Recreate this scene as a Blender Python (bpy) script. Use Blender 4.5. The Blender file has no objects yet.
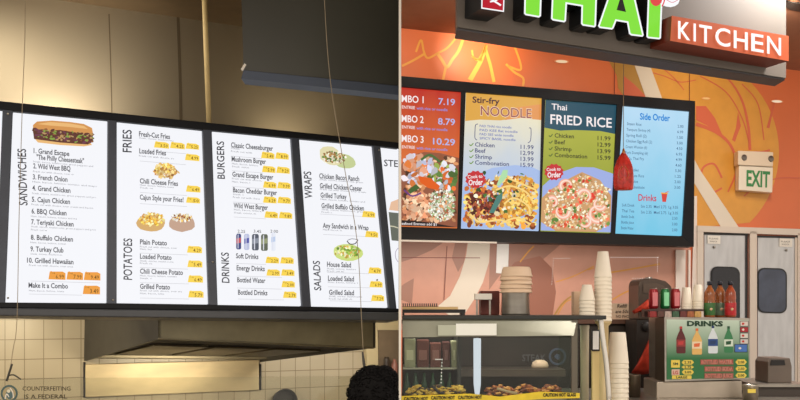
import bpy, bmesh, math, random
from mathutils import Vector, Matrix
C = bpy.context.scene.collection
F = 900.0; HX = 400.0; HY = 310.0; CZ = 1.6
CAM = Vector((0, 0, CZ))
def V(*a): return Vector(a)
def ray(px, py): return V((px-HX)/F, 1.0, (HY-py)/F)
def at(px, py, Y): return CAM + ray(px, py)*Y
class Plane:
    def __init__(s, p, n, ext=None): s.p = Vector(p); s.n = Vector(n).normalized(); s.ext = Vector(ext) if ext else -s.n
    def P(s, px, py, off=0.0):
        d = ray(px, py); q = s.p + s.n*off
        return CAM + d*((q-CAM).dot(s.n)/d.dot(s.n))
# ---------------------------------------------------------------- materials
def lin(c):
    c /= 255.0
    return c/12.92 if c <= .04045 else ((c+.055)/1.055)**2.4
def col(rgb): return (lin(rgb[0]), lin(rgb[1]), lin(rgb[2]), 1)
_m = {}
def mat(name, rgb, rough=.6, metal=0.0, noise=0.0, nscale=8.0, spec=.5, stretch=None, bump=0.0):
    if name in _m: return _m[name]
    m = bpy.data.materials.new(name); m.use_nodes = True; nt = m.node_tree; b = nt.nodes['Principled BSDF']
    b.inputs['Base Color'].default_value = col(rgb); b.inputs['Roughness'].default_value = rough
    b.inputs['Metallic'].default_value = metal; b.inputs['Specular IOR Level'].default_value = spec
    if noise or bump:
        tc = nt.nodes.new('ShaderNodeTexCoord'); mp = nt.nodes.new('ShaderNodeMapping')
        nt.links.new(tc.outputs['Object'], mp.inputs['Vector'])
        mp.inputs['Scale'].default_value = stretch or (1, 1, 1)
        n = nt.nodes.new('ShaderNodeTexNoise'); n.inputs['Scale'].default_value = nscale; n.inputs['Detail'].default_value = 4
        nt.links.new(mp.outputs['Vector'], n.inputs['Vector'])
        if noise:
            r = nt.nodes.new('ShaderNodeValToRGB')
            c = col(rgb)
            r.color_ramp.elements[0].position = .3; r.color_ramp.elements[1].position = .7
            r.color_ramp.elements[0].color = tuple(max(0, x*(1-noise)) for x in c[:3])+(1,)
            r.color_ramp.elements[1].color = tuple(min(1, x*(1+noise)) for x in c[:3])+(1,)
            nt.links.new(n.outputs['Fac'], r.inputs['Fac']); nt.links.new(r.outputs['Color'], b.inputs['Base Color'])
        if bump:
            bp = nt.nodes.new('ShaderNodeBump'); bp.inputs['Strength'].default_value = bump; bp.inputs['Distance'].default_value = .01
            nt.links.new(n.outputs['Fac'], bp.inputs['Height']); nt.links.new(bp.outputs['Normal'], b.inputs['Normal'])
    _m[name] = m; return m
def glow(rgb, s=1.0, sample=False):
    k = 'glow_%d_%d_%d_%d' % (rgb[0], rgb[1], rgb[2], int(s*100))
    if k in _m: return _m[k]
    m = bpy.data.materials.new(k); m.use_nodes = True; b = m.node_tree.nodes['Principled BSDF']
    b.inputs['Base Color'].default_value = (.01, .01, .01, 1); b.inputs['Roughness'].default_value = .35
    b.inputs['Specular IOR Level'].default_value = .15
    b.inputs['Emission Color'].default_value = col(rgb); b.inputs['Emission Strength'].default_value = s
    if not sample: m.cycles.emission_sampling = 'NONE'
    _m[k] = m; return m
def glow_ramp(name, c0, c1, p0, p1, s=1.0):
    """backlit print whose own artwork runs from one colour to another between two heights"""
    m = bpy.data.materials.new(name); m.use_nodes = True; nt = m.node_tree; b = nt.nodes['Principled BSDF']
    b.inputs['Base Color'].default_value = (.01, .01, .01, 1); b.inputs['Roughness'].default_value = .35; b.inputs['Specular IOR Level'].default_value = .15
    g = nt.nodes.new('ShaderNodeTexCoord'); sx = nt.nodes.new('ShaderNodeSeparateXYZ'); mr = nt.nodes.new('ShaderNodeMapRange')
    nt.links.new(g.outputs['Generated'], sx.inputs[0]); nt.links.new(sx.outputs['Z'], mr.inputs['Value'])
    mr.inputs['From Min'].default_value = p0; mr.inputs['From Max'].default_value = p1
    r = nt.nodes.new('ShaderNodeValToRGB'); r.color_ramp.elements[0].color = col(c0); r.color_ramp.elements[1].color = col(c1)
    n = nt.nodes.new('ShaderNodeTexNoise'); n.inputs['Scale'].default_value = 3
    ad = nt.nodes.new('ShaderNodeMath'); ad.operation = 'MULTIPLY_ADD'; ad.inputs[1].default_value = .5
    nt.links.new(n.outputs['Fac'], ad.inputs[0]); 
    sb = nt.nodes.new('ShaderNodeMath'); sb.operation = 'SUBTRACT'; sb.inputs[1].default_value = .25
    nt.links.new(mr.outputs[0], sb.inputs[0]); nt.links.new(sb.outputs[0], ad.inputs[2])
    nt.links.new(ad.outputs[0], r.inputs['Fac']); nt.links.new(r.outputs[0], b.inputs['Emission Color'])
    b.inputs['Emission Strength'].default_value = s
    return m
def ramp_paint(name, c0, c1, rough=.4):
    m = bpy.data.materials.new(name); m.use_nodes = True; nt = m.node_tree; b = nt.nodes['Principled BSDF']
    b.inputs['Roughness'].default_value = rough
    g = nt.nodes.new('ShaderNodeTexCoord'); sx = nt.nodes.new('ShaderNodeSeparateXYZ')
    nt.links.new(g.outputs['Generated'], sx.inputs[0])
    r = nt.nodes.new('ShaderNodeValToRGB'); r.color_ramp.elements[0].color = col(c0); r.color_ramp.elements[1].color = col(c1)
    r.color_ramp.elements[0].position = .35
    nt.links.new(sx.outputs['Z'], r.inputs['Fac']); nt.links.new(r.outputs[0], b.inputs['Base Color'])
    return m
def glass(name, tint=(235, 245, 240), gl=.10):
    if name in _m: return _m[name]
    m = bpy.data.materials.new(name); m.use_nodes = True; nt = m.node_tree; nt.nodes.clear()
    o = nt.nodes.new('ShaderNodeOutputMaterial'); t = nt.nodes.new('ShaderNodeBsdfTransparent'); g = nt.nodes.new('ShaderNodeBsdfGlossy')
    t.inputs[0].default_value = col(tint); g.inputs['Roughness'].default_value = .05
    x = nt.nodes.new('ShaderNodeMixShader'); x.inputs[0].default_value = gl
    nt.links.new(t.outputs[0], x.inputs[1]); nt.links.new(g.outputs[0], x.inputs[2]); nt.links.new(x.outputs[0], o.inputs[0])
    _m[name] = m; return m
# ---------------------------------------------------------------- text
_tc = {}
def text_geo(s, bold=0.0, res=2, shear=0.0):
    k = (s, bold, res, shear)
    if k in _tc: return _tc[k]
    cu = bpy.data.curves.new('t', 'FONT'); cu.body = s; cu.size = 1; cu.offset = bold; cu.resolution_u = res; cu.shear = shear
    ob = bpy.data.objects.new('t', cu); me = bpy.data.meshes.new_from_object(ob)
    vs = [(v.co.x, v.co.y) for v in me.vertices]; fs = [tuple(p.vertices) for p in me.polygons]
    bpy.data.objects.remove(ob); bpy.data.meshes.remove(me); bpy.data.curves.remove(cu)
    x0 = min(v[0] for v in vs); x1 = max(v[0] for v in vs)
    vs = [(v[0]-x0, v[1]) for v in vs]
    _tc[k] = (vs, fs, x1-x0); return _tc[k]
CAP = .70
# ---------------------------------------------------------------- mesh builder
class MB:
    def __init__(s): s.bm = bmesh.new(); s.mats = []
    def mi(s, m):
        if m not in s.mats: s.mats.append(m)
        return s.mats.index(m)
    def face(s, pts, m):
        vs = [s.bm.verts.new(p) for p in pts]
        try: f = s.bm.faces.new(vs); f.material_index = s.mi(m); return f
        except Exception: return None
    def prism(s, pts, vec, m):
        a = [s.bm.verts.new(p) for p in pts]; b = [s.bm.verts.new(Vector(p)+vec) for p in pts]; k = s.mi(m); n = len(pts)
        fs = [s.bm.faces.new(a), s.bm.faces.new(b[::-1])]
        for i in range(n): fs.append(s.bm.faces.new([a[i], b[i], b[(i+1) % n], a[(i+1) % n]]))
        for f in fs: f.material_index = k
        bmesh.ops.recalc_face_normals(s.bm, faces=fs)
        return s
    def box(s, lo, hi, m):
        x0, y0, z0 = lo; x1, y1, z1 = hi
        return s.prism([V(x0,y0,z0), V(x1,y0,z0), V(x1,y0,z1), V(x0,y0,z1)], V(0, y1-y0, 0), m)
    def pbox(s, x0, y0, x1, y1, Y, dep, m, y1b=None):
        a = at(x0, y0, Y); b = at(x1, y1, Y)
        return s.box((a.x, Y, b.z), (b.x, Y+dep, a.z), m)
    def slab(s, pl, quad, off, th, m):
        pts = [pl.P(x, y, off) for x, y in quad]
        return s.prism(pts, pl.ext*th, m)
    def lathe(s, cx, cy, prof, m, seg=20, smooth=True):
        rings = []
        for r, z in prof:
            if r < 1e-6: rings.append([s.bm.verts.new((cx, cy, z))])
            else: rings.append([s.bm.verts.new((cx+r*math.cos(2*math.pi*i/seg), cy+r*math.sin(2*math.pi*i/seg), z)) for i in range(seg)])
        k = s.mi(m); fs = []
        for a, b in zip(rings, rings[1:]):
            for i in range(seg):
                j = (i+1) % seg
                if len(a) == 1 and len(b) == 1: continue
                if len(a) == 1: f = s.bm.faces.new([a[0], b[i], b[j]])
                elif len(b) == 1: f = s.bm.faces.new([a[i], b[0], a[j]])
                else: f = s.bm.faces.new([a[i], b[i], b[j], a[j]])
                f.material_index = k; f.smooth = smooth; fs.append(f)
        bmesh.ops.recalc_face_normals(s.bm, faces=fs)
        return s
    def plathe(s, px, Y, prof, m, seg=20, smooth=True):
        """profile in photo units (radius, height line)"""
        c = at(px, 0, Y)
        return s.lathe(c.x, Y, [(max(r, 0)*Y/F, at(0, y, Y).z) for r, y in prof], m, seg, smooth)
    def tube(s, pts, r, m, seg=8):
        pts = [Vector(p) for p in pts]; k = s.mi(m); rings = []
        for i, p in enumerate(pts):
            d = (pts[min(i+1, len(pts)-1)]-pts[max(i-1, 0)]).normalized()
            a = d.cross(V(0, 1, 0) if abs(d.y) < .9 else V(1, 0, 0)).normalized(); b = d.cross(a)
            rr = r[i] if isinstance(r, (list, tuple)) else r
            rings.append([s.bm.verts.new(p+(a*math.cos(2*math.pi*j/seg)+b*math.sin(2*math.pi*j/seg))*rr) for j in range(seg)])
        fs = []
        for a, b in zip(rings, rings[1:]):
            for j in range(seg): fs.append(s.bm.faces.new([a[j], b[j], b[(j+1) % seg], a[(j+1) % seg]]))
        fs.append(s.bm.faces.new(rings[0])); fs.append(s.bm.faces.new(rings[-1][::-1]))
        for f in fs: f.material_index = k; f.smooth = True
        bmesh.ops.recalc_face_normals(s.bm, faces=fs)
        return s
    def ball(s, c, r, m, sub=1, sc=(1, 1, 1), jit=0, rnd=None):
        M = Matrix.Translation(c) @ Matrix.Diagonal((sc[0], sc[1], sc[2], 1))
        res = bmesh.ops.create_icosphere(s.bm, subdivisions=sub, radius=r, matrix=M); k = s.mi(m)
        for v in res['verts']:
            if jit: v.co += V(rnd.uniform(-1, 1), rnd.uniform(-1, 1), rnd.uniform(-1, 1))*jit
            for f in v.link_faces: f.material_index = k; f.smooth = True
        return s
    def text(s, pl, t, x, yb, w, h, m, off=.002, slope=0.0, bold=0.0, up=False, res=2, lean=0.0, th=0.0, shear=0.0):
        """flat lettering w wide and h high (capital height) on a plane; up = reads bottom to top"""
        vs, fs, W = text_geo(t, bold, res, shear); sx = w/max(W, 1e-6); sy = h/CAP; out = []
        for vx, vy in vs:
            if up: px = x - vy*sy + lean*(vx*sx); py = yb - vx*sx - slope*vy*sy
            else: px = x + vx*sx + lean*vy*sy; py = yb - vy*sy + slope*vx*sx
            out.append(s.bm.verts.new(pl.P(px, py, off)))
        k = s.mi(m); new = []
        for f in fs:
            try: q = s.bm.faces.new([out[i] for i in f]); q.material_index = k; new.append(q)
            except Exception: pass
        if th:
            r = bmesh.ops.extrude_face_region(s.bm, geom=new)
            for e in r['geom']:
                if isinstance(e, bmesh.types.BMVert): e.co += pl.n*th
        return s
    def flat(s, pl, poly, m, off=.002): s.face([pl.P(x, y, off) for x, y in poly], m); return s
    def stroke(s, pl, pts, w, m, off=.002, n=6):
        sm = smooth_pts(pts, n); L = len(sm); k = s.mi(m); l = []; r = []
        for i, (x, y) in enumerate(sm):
            a = sm[max(i-1, 0)]; b = sm[min(i+1, L-1)]; dx, dy = b[0]-a[0], b[1]-a[1]; q = math.hypot(dx, dy) or 1
            t = i/(L-1); ww = (w if not isinstance(w, tuple) else w[0]+(w[1]-w[0])*t)/2
            l.append(s.bm.verts.new(pl.P(x-dy/q*ww, y+dx/q*ww, off))); r.append(s.bm.verts.new(pl.P(x+dy/q*ww, y-dx/q*ww, off)))
        for i in range(L-1):
            f = s.bm.faces.new([l[i], l[i+1], r[i+1], r[i]]); f.material_index = k
        return s
    def build(s, name, parent=None, bevel=0.0, label=None):
        bmesh.ops.remove_doubles(s.bm, verts=s.bm.verts[:], dist=1e-6) if False else None
        lo = Vector([min(v.co[i] for v in s.bm.verts) for i in range(3)]); hi = Vector([max(v.co[i] for v in s.bm.verts) for i in range(3)])
        o0 = V((lo.x+hi.x)/2, (lo.y+hi.y)/2, lo.z)
        for v in s.bm.verts: v.co -= o0
        me = bpy.data.meshes.new(name); s.bm.to_mesh(me); s.bm.free()
        for m in s.mats: me.materials.append(m)
        o = bpy.data.objects.new(name, me); C.objects.link(o)
        if parent is not None:
            o.parent = parent; o.location = o0-wloc(parent)
        else: o.location = o0
        if bevel:
            b = o.modifiers.new('bevel', 'BEVEL'); b.width = bevel; b.segments = 2; b.limit_method = 'ANGLE'
        if label: o['label'] = label
        return o
def wloc(o):
    v = Vector(o.location)
    while o.parent: o = o.parent; v += Vector(o.location)
    return v
def smooth_pts(p, n=6):
    if len(p) < 3: return [(p[0][0]+(p[-1][0]-p[0][0])*i/n, p[0][1]+(p[-1][1]-p[0][1])*i/n) for i in range(n+1)]
    out = []
    for i in range(len(p)-1):
        p0 = p[max(i-1, 0)]; p1 = p[i]; p2 = p[i+1]; p3 = p[min(i+2, len(p)-1)]
        for j in range(n):
            t = j/n
            out.append(tuple(.5*((2*p1[k])+(-p0[k]+p2[k])*t+(2*p0[k]-5*p1[k]+4*p2[k]-p3[k])*t*t+(-p0[k]+3*p1[k]-3*p2[k]+p3[k])*t**3) for k in (0, 1)))
    out.append(tuple(p[-1])); return out
def tag(o, label, cat, group=None, kind=None):
    if label: o['label'] = label
    if cat: o['category'] = cat
    if group: o['group'] = group
    if kind: o['kind'] = kind
    return o
def struct(o): o['kind'] = 'structure'; return o
def empty(name, loc, label, cat, group=None):
    o = bpy.data.objects.new(name, None); C.objects.link(o); o.location = loc; o.empty_display_size = .05
    return tag(o, label, cat, group)
def dup(r, delta, label=None, scale=None):
    n = r.copy(); C.objects.link(n); n.location = Vector(r.location)+delta
    if scale: n.scale = scale
    if label: n['label'] = label
    for c in list(r.children):
        k = c.copy(); C.objects.link(k); k.parent = n
        for g in c.children:
            q = g.copy(); C.objects.link(q); q.parent = k
    return n
R = random.Random(7)
def blob(mb, pl, x, y, rx, ry, m, off, n=8, j=.2, rot=0):
    pts = []
    for i in range(n):
        a = 2*math.pi*i/n; k = 1+R.uniform(-j, j); px = rx*k*math.cos(a); py = ry*k*math.sin(a)
        pts.append((x+px*math.cos(rot)-py*math.sin(rot), y+px*math.sin(rot)+py*math.cos(rot)))
    mb.flat(pl, pts, m, off)
def jit(c):
    k = R.choice((.88, .97, 1.04, 1.12)); return tuple(min(255, int(x*k)) for x in c)
def scatter(mb, pl, cx, cy, rx, ry, cols, n, size, off=.004, test=None, asp=.6, s=1.0):
    n = int(n*1.5); size *= .8
    for i in range(n):
        for _ in range(20):
            a = R.uniform(0, 6.283); q = math.sqrt(R.random()); x = cx+rx*q*math.cos(a); y = cy+ry*q*math.sin(a)
            if test is None or test(x, y): break
        else: continue
        z = R.uniform(size*.5, size)
        blob(mb, pl, x, y, z, z*R.uniform(asp, 1), glow(jit(R.choice(cols)), s), off+i*.000012, 7, .25, R.uniform(0, 3))
# ---------------------------------------------------------------- planes of the two places
UL = V(.895, .446, 0); NL = V(.446, -.895, 0)
def tilt(n, deg): return Vector(n).normalized()*math.cos(math.radians(deg))+V(0, 0, 1)*math.sin(math.radians(deg))
P0 = V(-1.222, 5.5, 2.2)
BOARD = Plane(P0, tilt(NL, 6))
WL = Plane(P0-NL*1.6, NL)
UR = V(.947, .322, 0); NR = V(.322, -.947, 0)
WR = Plane(V(0, 7.3, 2), NR, (0, 1, 0))
SCR = Plane(V(0, 7.0, 2), NR, (0, 1, 0))
SG = Plane(V(1.11, 5.0, 3), V(.423, -.906, 0))
US = V(.906, .423, 0)
CEIL = WL.P(120, 9).z
# ---------------------------------------------------------------- common materials
m_black = mat('black_frame', (22, 23, 27), .5, noise=.2, nscale=5, spec=.2)
m_slate = mat('slate_frame', (62, 64, 68), .4, noise=.1)
m_steel = mat('brushed_steel_wall', (176, 163, 138), .45, .7, noise=.06, nscale=.6)
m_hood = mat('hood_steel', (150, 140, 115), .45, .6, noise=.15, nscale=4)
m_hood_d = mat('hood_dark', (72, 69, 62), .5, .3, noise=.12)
m_st = mat('steel', (168, 162, 152), .34, .8, noise=.12, nscale=6, stretch=(1, 1, 5))
m_door = mat('door_steel', (198, 198, 198), .38, .55, noise=.1, nscale=4, stretch=(4, 1, 1))
m_white = mat('white_paint', (236, 230, 218), .5)
m_cup = mat('paper_cup', (244, 234, 214), .6, noise=.04)
m_wire = mat('wire', (150, 134, 108), .5)
m_dark = mat('dark_plastic', (30, 27, 26), .5, noise=.2)

# ================================================================ SETTING
b = MB(); q = [(-70, 0), (398.9, 0)]
pa = WL.P(-90, 300); pb = WL.P(398.9, 300)
zsplit = WL.P(100, 300).z
b.prism([V(pa.x, pa.y, zsplit), V(pb.x, pb.y, zsplit), V(pb.x, pb.y, CEIL), V(pa.x, pa.y, CEIL)], -NL*.15, m_steel)
o = struct(b.build('wall_left'))
b = MB()
for x in (181, 112):
    b.stroke(WL, [(x-3, 14), (x, 120), (x+1, 300)], 1.2 if x == 112 else 3, mat('seam_brown', (120, 106, 84) if x == 112 else (120, 106, 84), .5, .5), .004)
b.build('panel_seam', o)
# tiles
def tile_mat():
    m = bpy.data.materials.new('wall_tiles'); m.use_nodes = True; nt = m.node_tree; bs = nt.nodes['Principled BSDF']; bs.inputs['Roughness'].default_value = .35
    g = nt.nodes.new('ShaderNodeNewGeometry')
    w = (WL.P(81, 339)-WL.P(62.5, 339)).length; h = abs(WL.P(62, 358.5).z-WL.P(62, 339).z)
    d = nt.nodes.new('ShaderNodeVectorMath'); d.operation = 'DOT_PRODUCT'; d.inputs[1].default_value = UL; nt.links.new(g.outputs['Position'], d.inputs[0])
    sx = nt.nodes.new('ShaderNodeSeparateXYZ'); nt.links.new(g.outputs['Position'], sx.inputs[0])
    def ma(src, add, mul):
        a = nt.nodes.new('ShaderNodeMath'); a.operation = 'ADD'; a.inputs[1].default_value = add; nt.links.new(src, a.inputs[0])
        c = nt.nodes.new('ShaderNodeMath'); c.operation = 'MULTIPLY'; c.inputs[1].default_value = mul; nt.links.new(a.outputs[0], c.inputs[0]); return c.outputs[0]
    u0 = WL.P(62.5, 339).dot(UL); z0 = WL.P(62.5, 339).z
    cx = nt.nodes.new('ShaderNodeCombineXYZ')
    nt.links.new(ma(d.outputs['Value'], -u0+20*w, 1/w), cx.inputs[0]); nt.links.new(ma(sx.outputs['Z'], -z0+20*h, 1/h), cx.inputs[1])
    br = nt.nodes.new('ShaderNodeTexBrick'); br.offset = 0; br.inputs['Scale'].default_value = 1; br.inputs['Brick Width'].default_value = 1; br.inputs['Row Height'].default_value = 1
    br.inputs['Mortar Size'].default_value = .022; br.inputs['Mortar Smooth'].default_value = .2
    br.inputs['Color1'].default_value = col((186, 174, 150)); br.inputs['Color2'].default_value = col((178, 166, 142)); br.inputs['Mortar'].default_value = col((128, 114, 90))
    nt.links.new(cx.outputs[0], br.inputs['Vector']); nt.links.new(br.outputs['Color'], bs.inputs['Base Color'])
    return m
b = MB()
b.prism([V(pa.x, pa.y, 0), V(pb.x, pb.y, 0), V(pb.x, pb.y, zsplit), V(pa.x, pa.y, zsplit)], -NL*.15, tile_mat())
struct(b.build('wall_left_tiled'))
# right wall
m_or = mat('mural_orange', (222, 116, 68), .42, noise=.07, nscale=1.5)
rb = WR.P(980, 300); ra = WR.P(400.7, 300)
b = MB(); b.prism([V(ra.x, ra.y, 0), V(rb.x, rb.y, 0), V(rb.x, rb.y, CEIL), V(ra.x, ra.y, CEIL)], V(0, .15, 0), m_or)
wallr = struct(b.build('wall_right'))
# partition added between the two places, keeps their lighting apart
b = MB(); b.box((-.0062, 4.55, 0), (.0062, 9.2, CEIL), m_white); struct(b.build('wall_middle_added'))
# floor
b = MB(); b.box((-6, -3, -.1), (7, 11, 0), mat('floor_tiles', (120, 105, 90), .5, noise=.1)); struct(b.build('floor'))
# ceilings
m_cl = mat('ceiling_brown', (122, 102, 74), .8, noise=.06); m_cr = mat('ceiling_umber', (160, 108, 80), .8, noise=.06)
b = MB(); b.box((-6, 2.6, CEIL), (0, 9.5, CEIL+.1), m_cl); struct(b.build('ceiling'))
b = MB(); b.box((0.001, 2.6, CEIL), (7, 11, CEIL+.1), m_cr); struct(b.build('ceiling_right'))

# mural shapes on the right wall
b = MB()
c_y = mat('mural_yellow', (238, 172, 74), .42); c_y2 = mat('mural_gold', (220, 156, 66), .42, noise=.05); c_p = mat('mural_coral', (214, 106, 74), .42)
c_g = mat('mural_taupe', (168, 122, 104), .42); c_w = mat('mural_cream', (226, 214, 196), .42); c_r = mat('mural_rust', (160, 104, 84), .42); c_s = mat('mural_salmon', (208, 152, 130), .42, noise=.04)
c_o = mat('mural_olive', (186, 140, 66), .42); c_m = mat('mural_maroon', (128, 58, 44), .42)
# upper left strokes
S = lambda pts, w, m, off=.003: b.stroke(WR, pts, w, m, off)
S([(402, 66), (414, 60), (424, 54)], 2.2, c_y); S([(416, 52), (421, 40), (424, 52), (428, 58), (438, 53), (447, 48), (456, 38)], 2, c_y)
S([(437, 53), (442, 60), (447, 67), (452, 60), (459, 50), (464, 36)], 3, c_y); S([(446, 66), (443, 80)], 2.4, c_y)
S([(472, 56), (478, 60), (483, 53), (486, 45), (482, 58), (478, 66), (470, 80)], (2, 5), c_y); S([(485, 48), (490, 64), (494, 82)], 3, c_y)
S([(472, 50), (474, 58), (482, 60)], 2, c_y)
S([(514, 45), (520, 62), (520, 70), (508, 66)], 2, c_y); S([(506, 64), (514, 72), (523, 78), (523, 86)], 2.2, c_y)
# middle top
b.flat(WR, [(606, 56), (640, 60), (648, 98), (624, 96), (618, 88), (617, 76)], c_o, .003)
b.flat(WR, [(624, 76), (634, 84), (648, 98), (624, 96)], c_p, .0045)
b.flat(WR, [(648, 58), (696, 66), (697, 120), (664, 118), (658, 98), (652, 80)], c_y2, .003)
b.flat(WR, [(632, 58), (648, 60), (662, 98), (700, 170), (742, 232), (724, 232), (690, 176), (646, 98)], c_w, .006)
for pts in ([(650, 72), (664, 76), (680, 82), (696, 80)], [(660, 66), (674, 78), (684, 90)]): S(pts, 1, c_p, .0048)
# big golden disc at the right of the screens
disc = [(690+89*math.cos(a), 152+95*math.sin(a)) for a in [math.radians(x) for x in range(-90, 91, 6)]]
disc = [(690, 52)]+[p for p in disc if p[1] < 228]+[(690, 228)]
b.flat(WR, disc, c_y2, .0035)
S([(696, 68), (722, 74), (740, 96), (748, 124), (750, 150)], (1.2, 3), c_p, .005); S([(742, 84), (758, 104), (764, 140)], 1.2, c_p, .005)
S([(700, 76), (726, 92), (742, 118), (749, 142)], 1.2, c_p, .005)
b.flat(WR, [(696, 106), (706, 106), (715, 118), (722, 134), (716, 134), (708, 126), (696, 120)], c_p, .005)
b.flat(WR, [(738, 112), (741, 126), (737, 136), (735, 142), (732, 140), (736, 128)], c_p, .005)
S([(696, 124), (716, 132), (731, 146), (737, 168), (728, 192)], (4, 1.5), c_p, .0055)
S([(722, 178), (714, 164), (703, 168), (702, 182), (712, 192), (722, 188)], 2, c_p, .0055)
S([(754, 152), (762, 152), (770, 150)], 2, c_p, .005); S([(776, 98), (772, 112), (768, 128)], (1, 3), c_p, .005)
S([(744, 196), (760, 184), (780, 178), (800, 178)], 1.2, c_p, .0055)
# lower part under the screens
b.flat(WR, [(401, 236), (690, 246), (690, 330), (401, 330)], c_s, .0025)
b.flat(WR, [(401.5, 262), (414, 258), (432, 250), (444, 242), (401.5, 238)], c_g, .0035)
b.flat(WR, [(401.5, 300), (401.5, 286), (414, 276), (412, 304)], c_g, .0035)
b.flat(WR, [(455, 243), (467, 243), (464, 262), (458, 272), (452, 258)], c_g, .0035)
b.flat(WR, [(402, 285), (410, 270), (430, 256), (447, 244), (455, 246), (434, 264), (418, 276)], c_s, .0045)
b.flat(WR, [(468, 242), (490, 243), (489, 262), (483, 282), (475, 298), (464, 315), (452, 318), (438, 306), (450, 296), (460, 276), (466, 256)], c_w, .0055)
b.flat(WR, [(490, 243), (560, 245), (540, 262), (526, 268), (500, 275), (489, 290)], c_g, .0035)
b.flat(WR, [(515, 262), (540, 256), (552, 268), (556, 292), (552, 320), (500, 320), (503, 275)], c_r, .0045)
b.flat(WR, [(497, 244), (509, 244), (508, 274), (496, 273)], mat('bright_white', (250, 248, 244), .5), .0065)
S([(520, 262), (528, 252), (534, 246)], 1.4, c_y2, .006); S([(554, 316), (562, 304), (572, 296), (584, 292)], 1.6, c_o, .006)
S([(556, 318), (566, 302), (580, 298)], 1, c_y2, .006); S([(600, 274), (626, 270), (660, 264)], 1.6, c_y2, .006)
S([(588, 270), (594, 268)], 1, c_y2, .006); S([(612, 300), (626, 292), (640, 288)], 1.4, c_y2, .006)
S([(556, 282), (574, 276), (594, 266)], 1, c_y2, .006)
for x, y0, y1 in ((697, 52, 228), (622, 56, 98)): b.stroke(WR, [(x-7.5, y0), (x-7.5, y1)], .6, c_m, .0075)
b.stroke(WR, [(402, 257.6), (480, 257.9)], .8, c_m, .0075); b.stroke(WR, [(447, 246), (444, 300)], .7, c_m, .0075)
b.build('mural', wallr)

# ================================================================ LEFT PLACE
m_cupd = m_dark
# hood
HF = Plane(WL.p+NL*1.25, NL)
A = WL.P(84, 361, .01); B = WL.P(260, 362, .01); Cc = HF.P(158, 339); D = HF.P(373, 348)
T1 = HF.P(158, 290); T2 = HF.P(366, 290)
zt = WL.P(84, 300).z
hood = empty('range_hood', V((A.x+B.x)/2, (A.y+B.y)/2, A.z), 'wide steel extractor hood on the tiled wall under the lit menu panels', 'hood')
At = V(WL.P(85, 300, .01).x, WL.P(85, 300, .01).y, zt); Bt = V(WL.P(262, 300, .01).x, WL.P(262, 300, .01).y, zt)
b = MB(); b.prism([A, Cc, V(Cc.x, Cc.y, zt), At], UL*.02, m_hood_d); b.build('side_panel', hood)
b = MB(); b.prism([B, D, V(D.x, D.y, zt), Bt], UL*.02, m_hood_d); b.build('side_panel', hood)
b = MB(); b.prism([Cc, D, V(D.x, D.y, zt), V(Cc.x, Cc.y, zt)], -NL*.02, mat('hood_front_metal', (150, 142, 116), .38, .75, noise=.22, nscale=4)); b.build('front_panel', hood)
b = MB(); up = V(0, 0, .012)
c1 = Cc+up+UL*.02-NL*.02; d1 = D+up-NL*.02; a1 = A+up*3+UL*.02; b1 = B+up*3
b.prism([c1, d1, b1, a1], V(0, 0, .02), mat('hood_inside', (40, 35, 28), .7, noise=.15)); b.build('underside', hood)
for (t0, t1) in ((.08, .34), (.38, .64), (.68, .92)):
    b = MB(); f = lambda s, t: (c1+(d1-c1)*s)*(1-t)+(a1+(b1-a1)*s)*t
    b.prism([f(t0, .3), f(t1, .3), f(t1, .8), f(t0, .8)], V(0, 0, -.012), mat('filter_metal', (62, 54, 40), .45, .6, noise=.3, nscale=30)); b.build('grease_filter', hood)
b = MB(); b.prism([f(.0, .93), f(1, .93), f(1, 1), f(0, 1)], V(0, 0, -.018), m_hood); b.build('drip_tray', hood)
b = MB(); b.tube([Cc+NL*.004-V(0,0,-.003), D+NL*.004], .006, m_hood); b.build('front_rim', hood)
# steel splash panel
b = MB(); z0 = .95
p1 = WL.P(85.5, 363, .03); p2 = WL.P(259, 363, .03)
b.prism([V(p1.x, p1.y, z0), V(p2.x, p2.y, z0), V(p2.x, p2.y, p1.z-.01), V(p1.x, p1.y, p1.z-.01)], -NL*.02, mat('splash_steel', (216, 198, 160), .55, .6, noise=.16, nscale=2.5, stretch=(1, 1, 3), bump=.1))
sp = tag(b.build('splashback', bevel=.004), 'golden brushed steel splashback panel on the wall below the hood', 'wall panel')
b = MB()
b.tube([WL.P(84.4, 362, .012)+V(0, 0, 0), V(WL.P(84.4, 362, .012).x, WL.P(84.4, 362, .012).y, z0)], .008, m_dark)
b.tube([V(WL.P(260.4, 364, .012).x, WL.P(260.4, 364, .012).y, WL.P(260.4, 364).z), V(WL.P(260.4, 362, .012).x, WL.P(260.4, 362, .012).y, z0)], .008, m_dark)
b.build('edge_strip', sp)
# cook line counter in front of splash (out of the frame, holds things up)
# right pass-through window in left wall
m_cream = mat('cream_trim', (206, 190, 150), .5, noise=.05)
w = empty('window_1', WL.P(388, 395), None, None); struct(w)
b = MB()
b.slab(WL, [(364, 296), (377, 296), (378.5, 372), (381, 410), (369, 410)], .05, .05, m_cream)
b.slab(WL, [(377, 318), (398.6, 318), (398.6, 330), (377, 330)], .05, .05, m_cream)
b.build('window_frame', w)
b = MB(); b.slab(WL, [(378, 330), (398.6, 330), (398.6, 412), (380, 412)], .02, .02, mat('pass_through_brown', (128, 110, 88), .6, noise=.15)); b.build('window_back', w)
b = MB(); b.plathe(386.5, WL.P(386, 380).y-.12, [(0, 357), (2.6, 357), (3, 360), (3.4, 380), (3.4, 420), (0, 420)], mat('dark_jar', (60, 50, 42), .4))
tag(b.build('jar'), 'dark upright jar in the pass-through window beside the hood', 'jar')
b = MB(); b.plathe(394.6, WL.P(394, 380).y-.14, [(0, 359), (1.4, 359), (1.6, 361), (3.2, 364), (3.4, 420), (0, 420)], mat('rose_jar', (150, 100, 86), .4))
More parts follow.
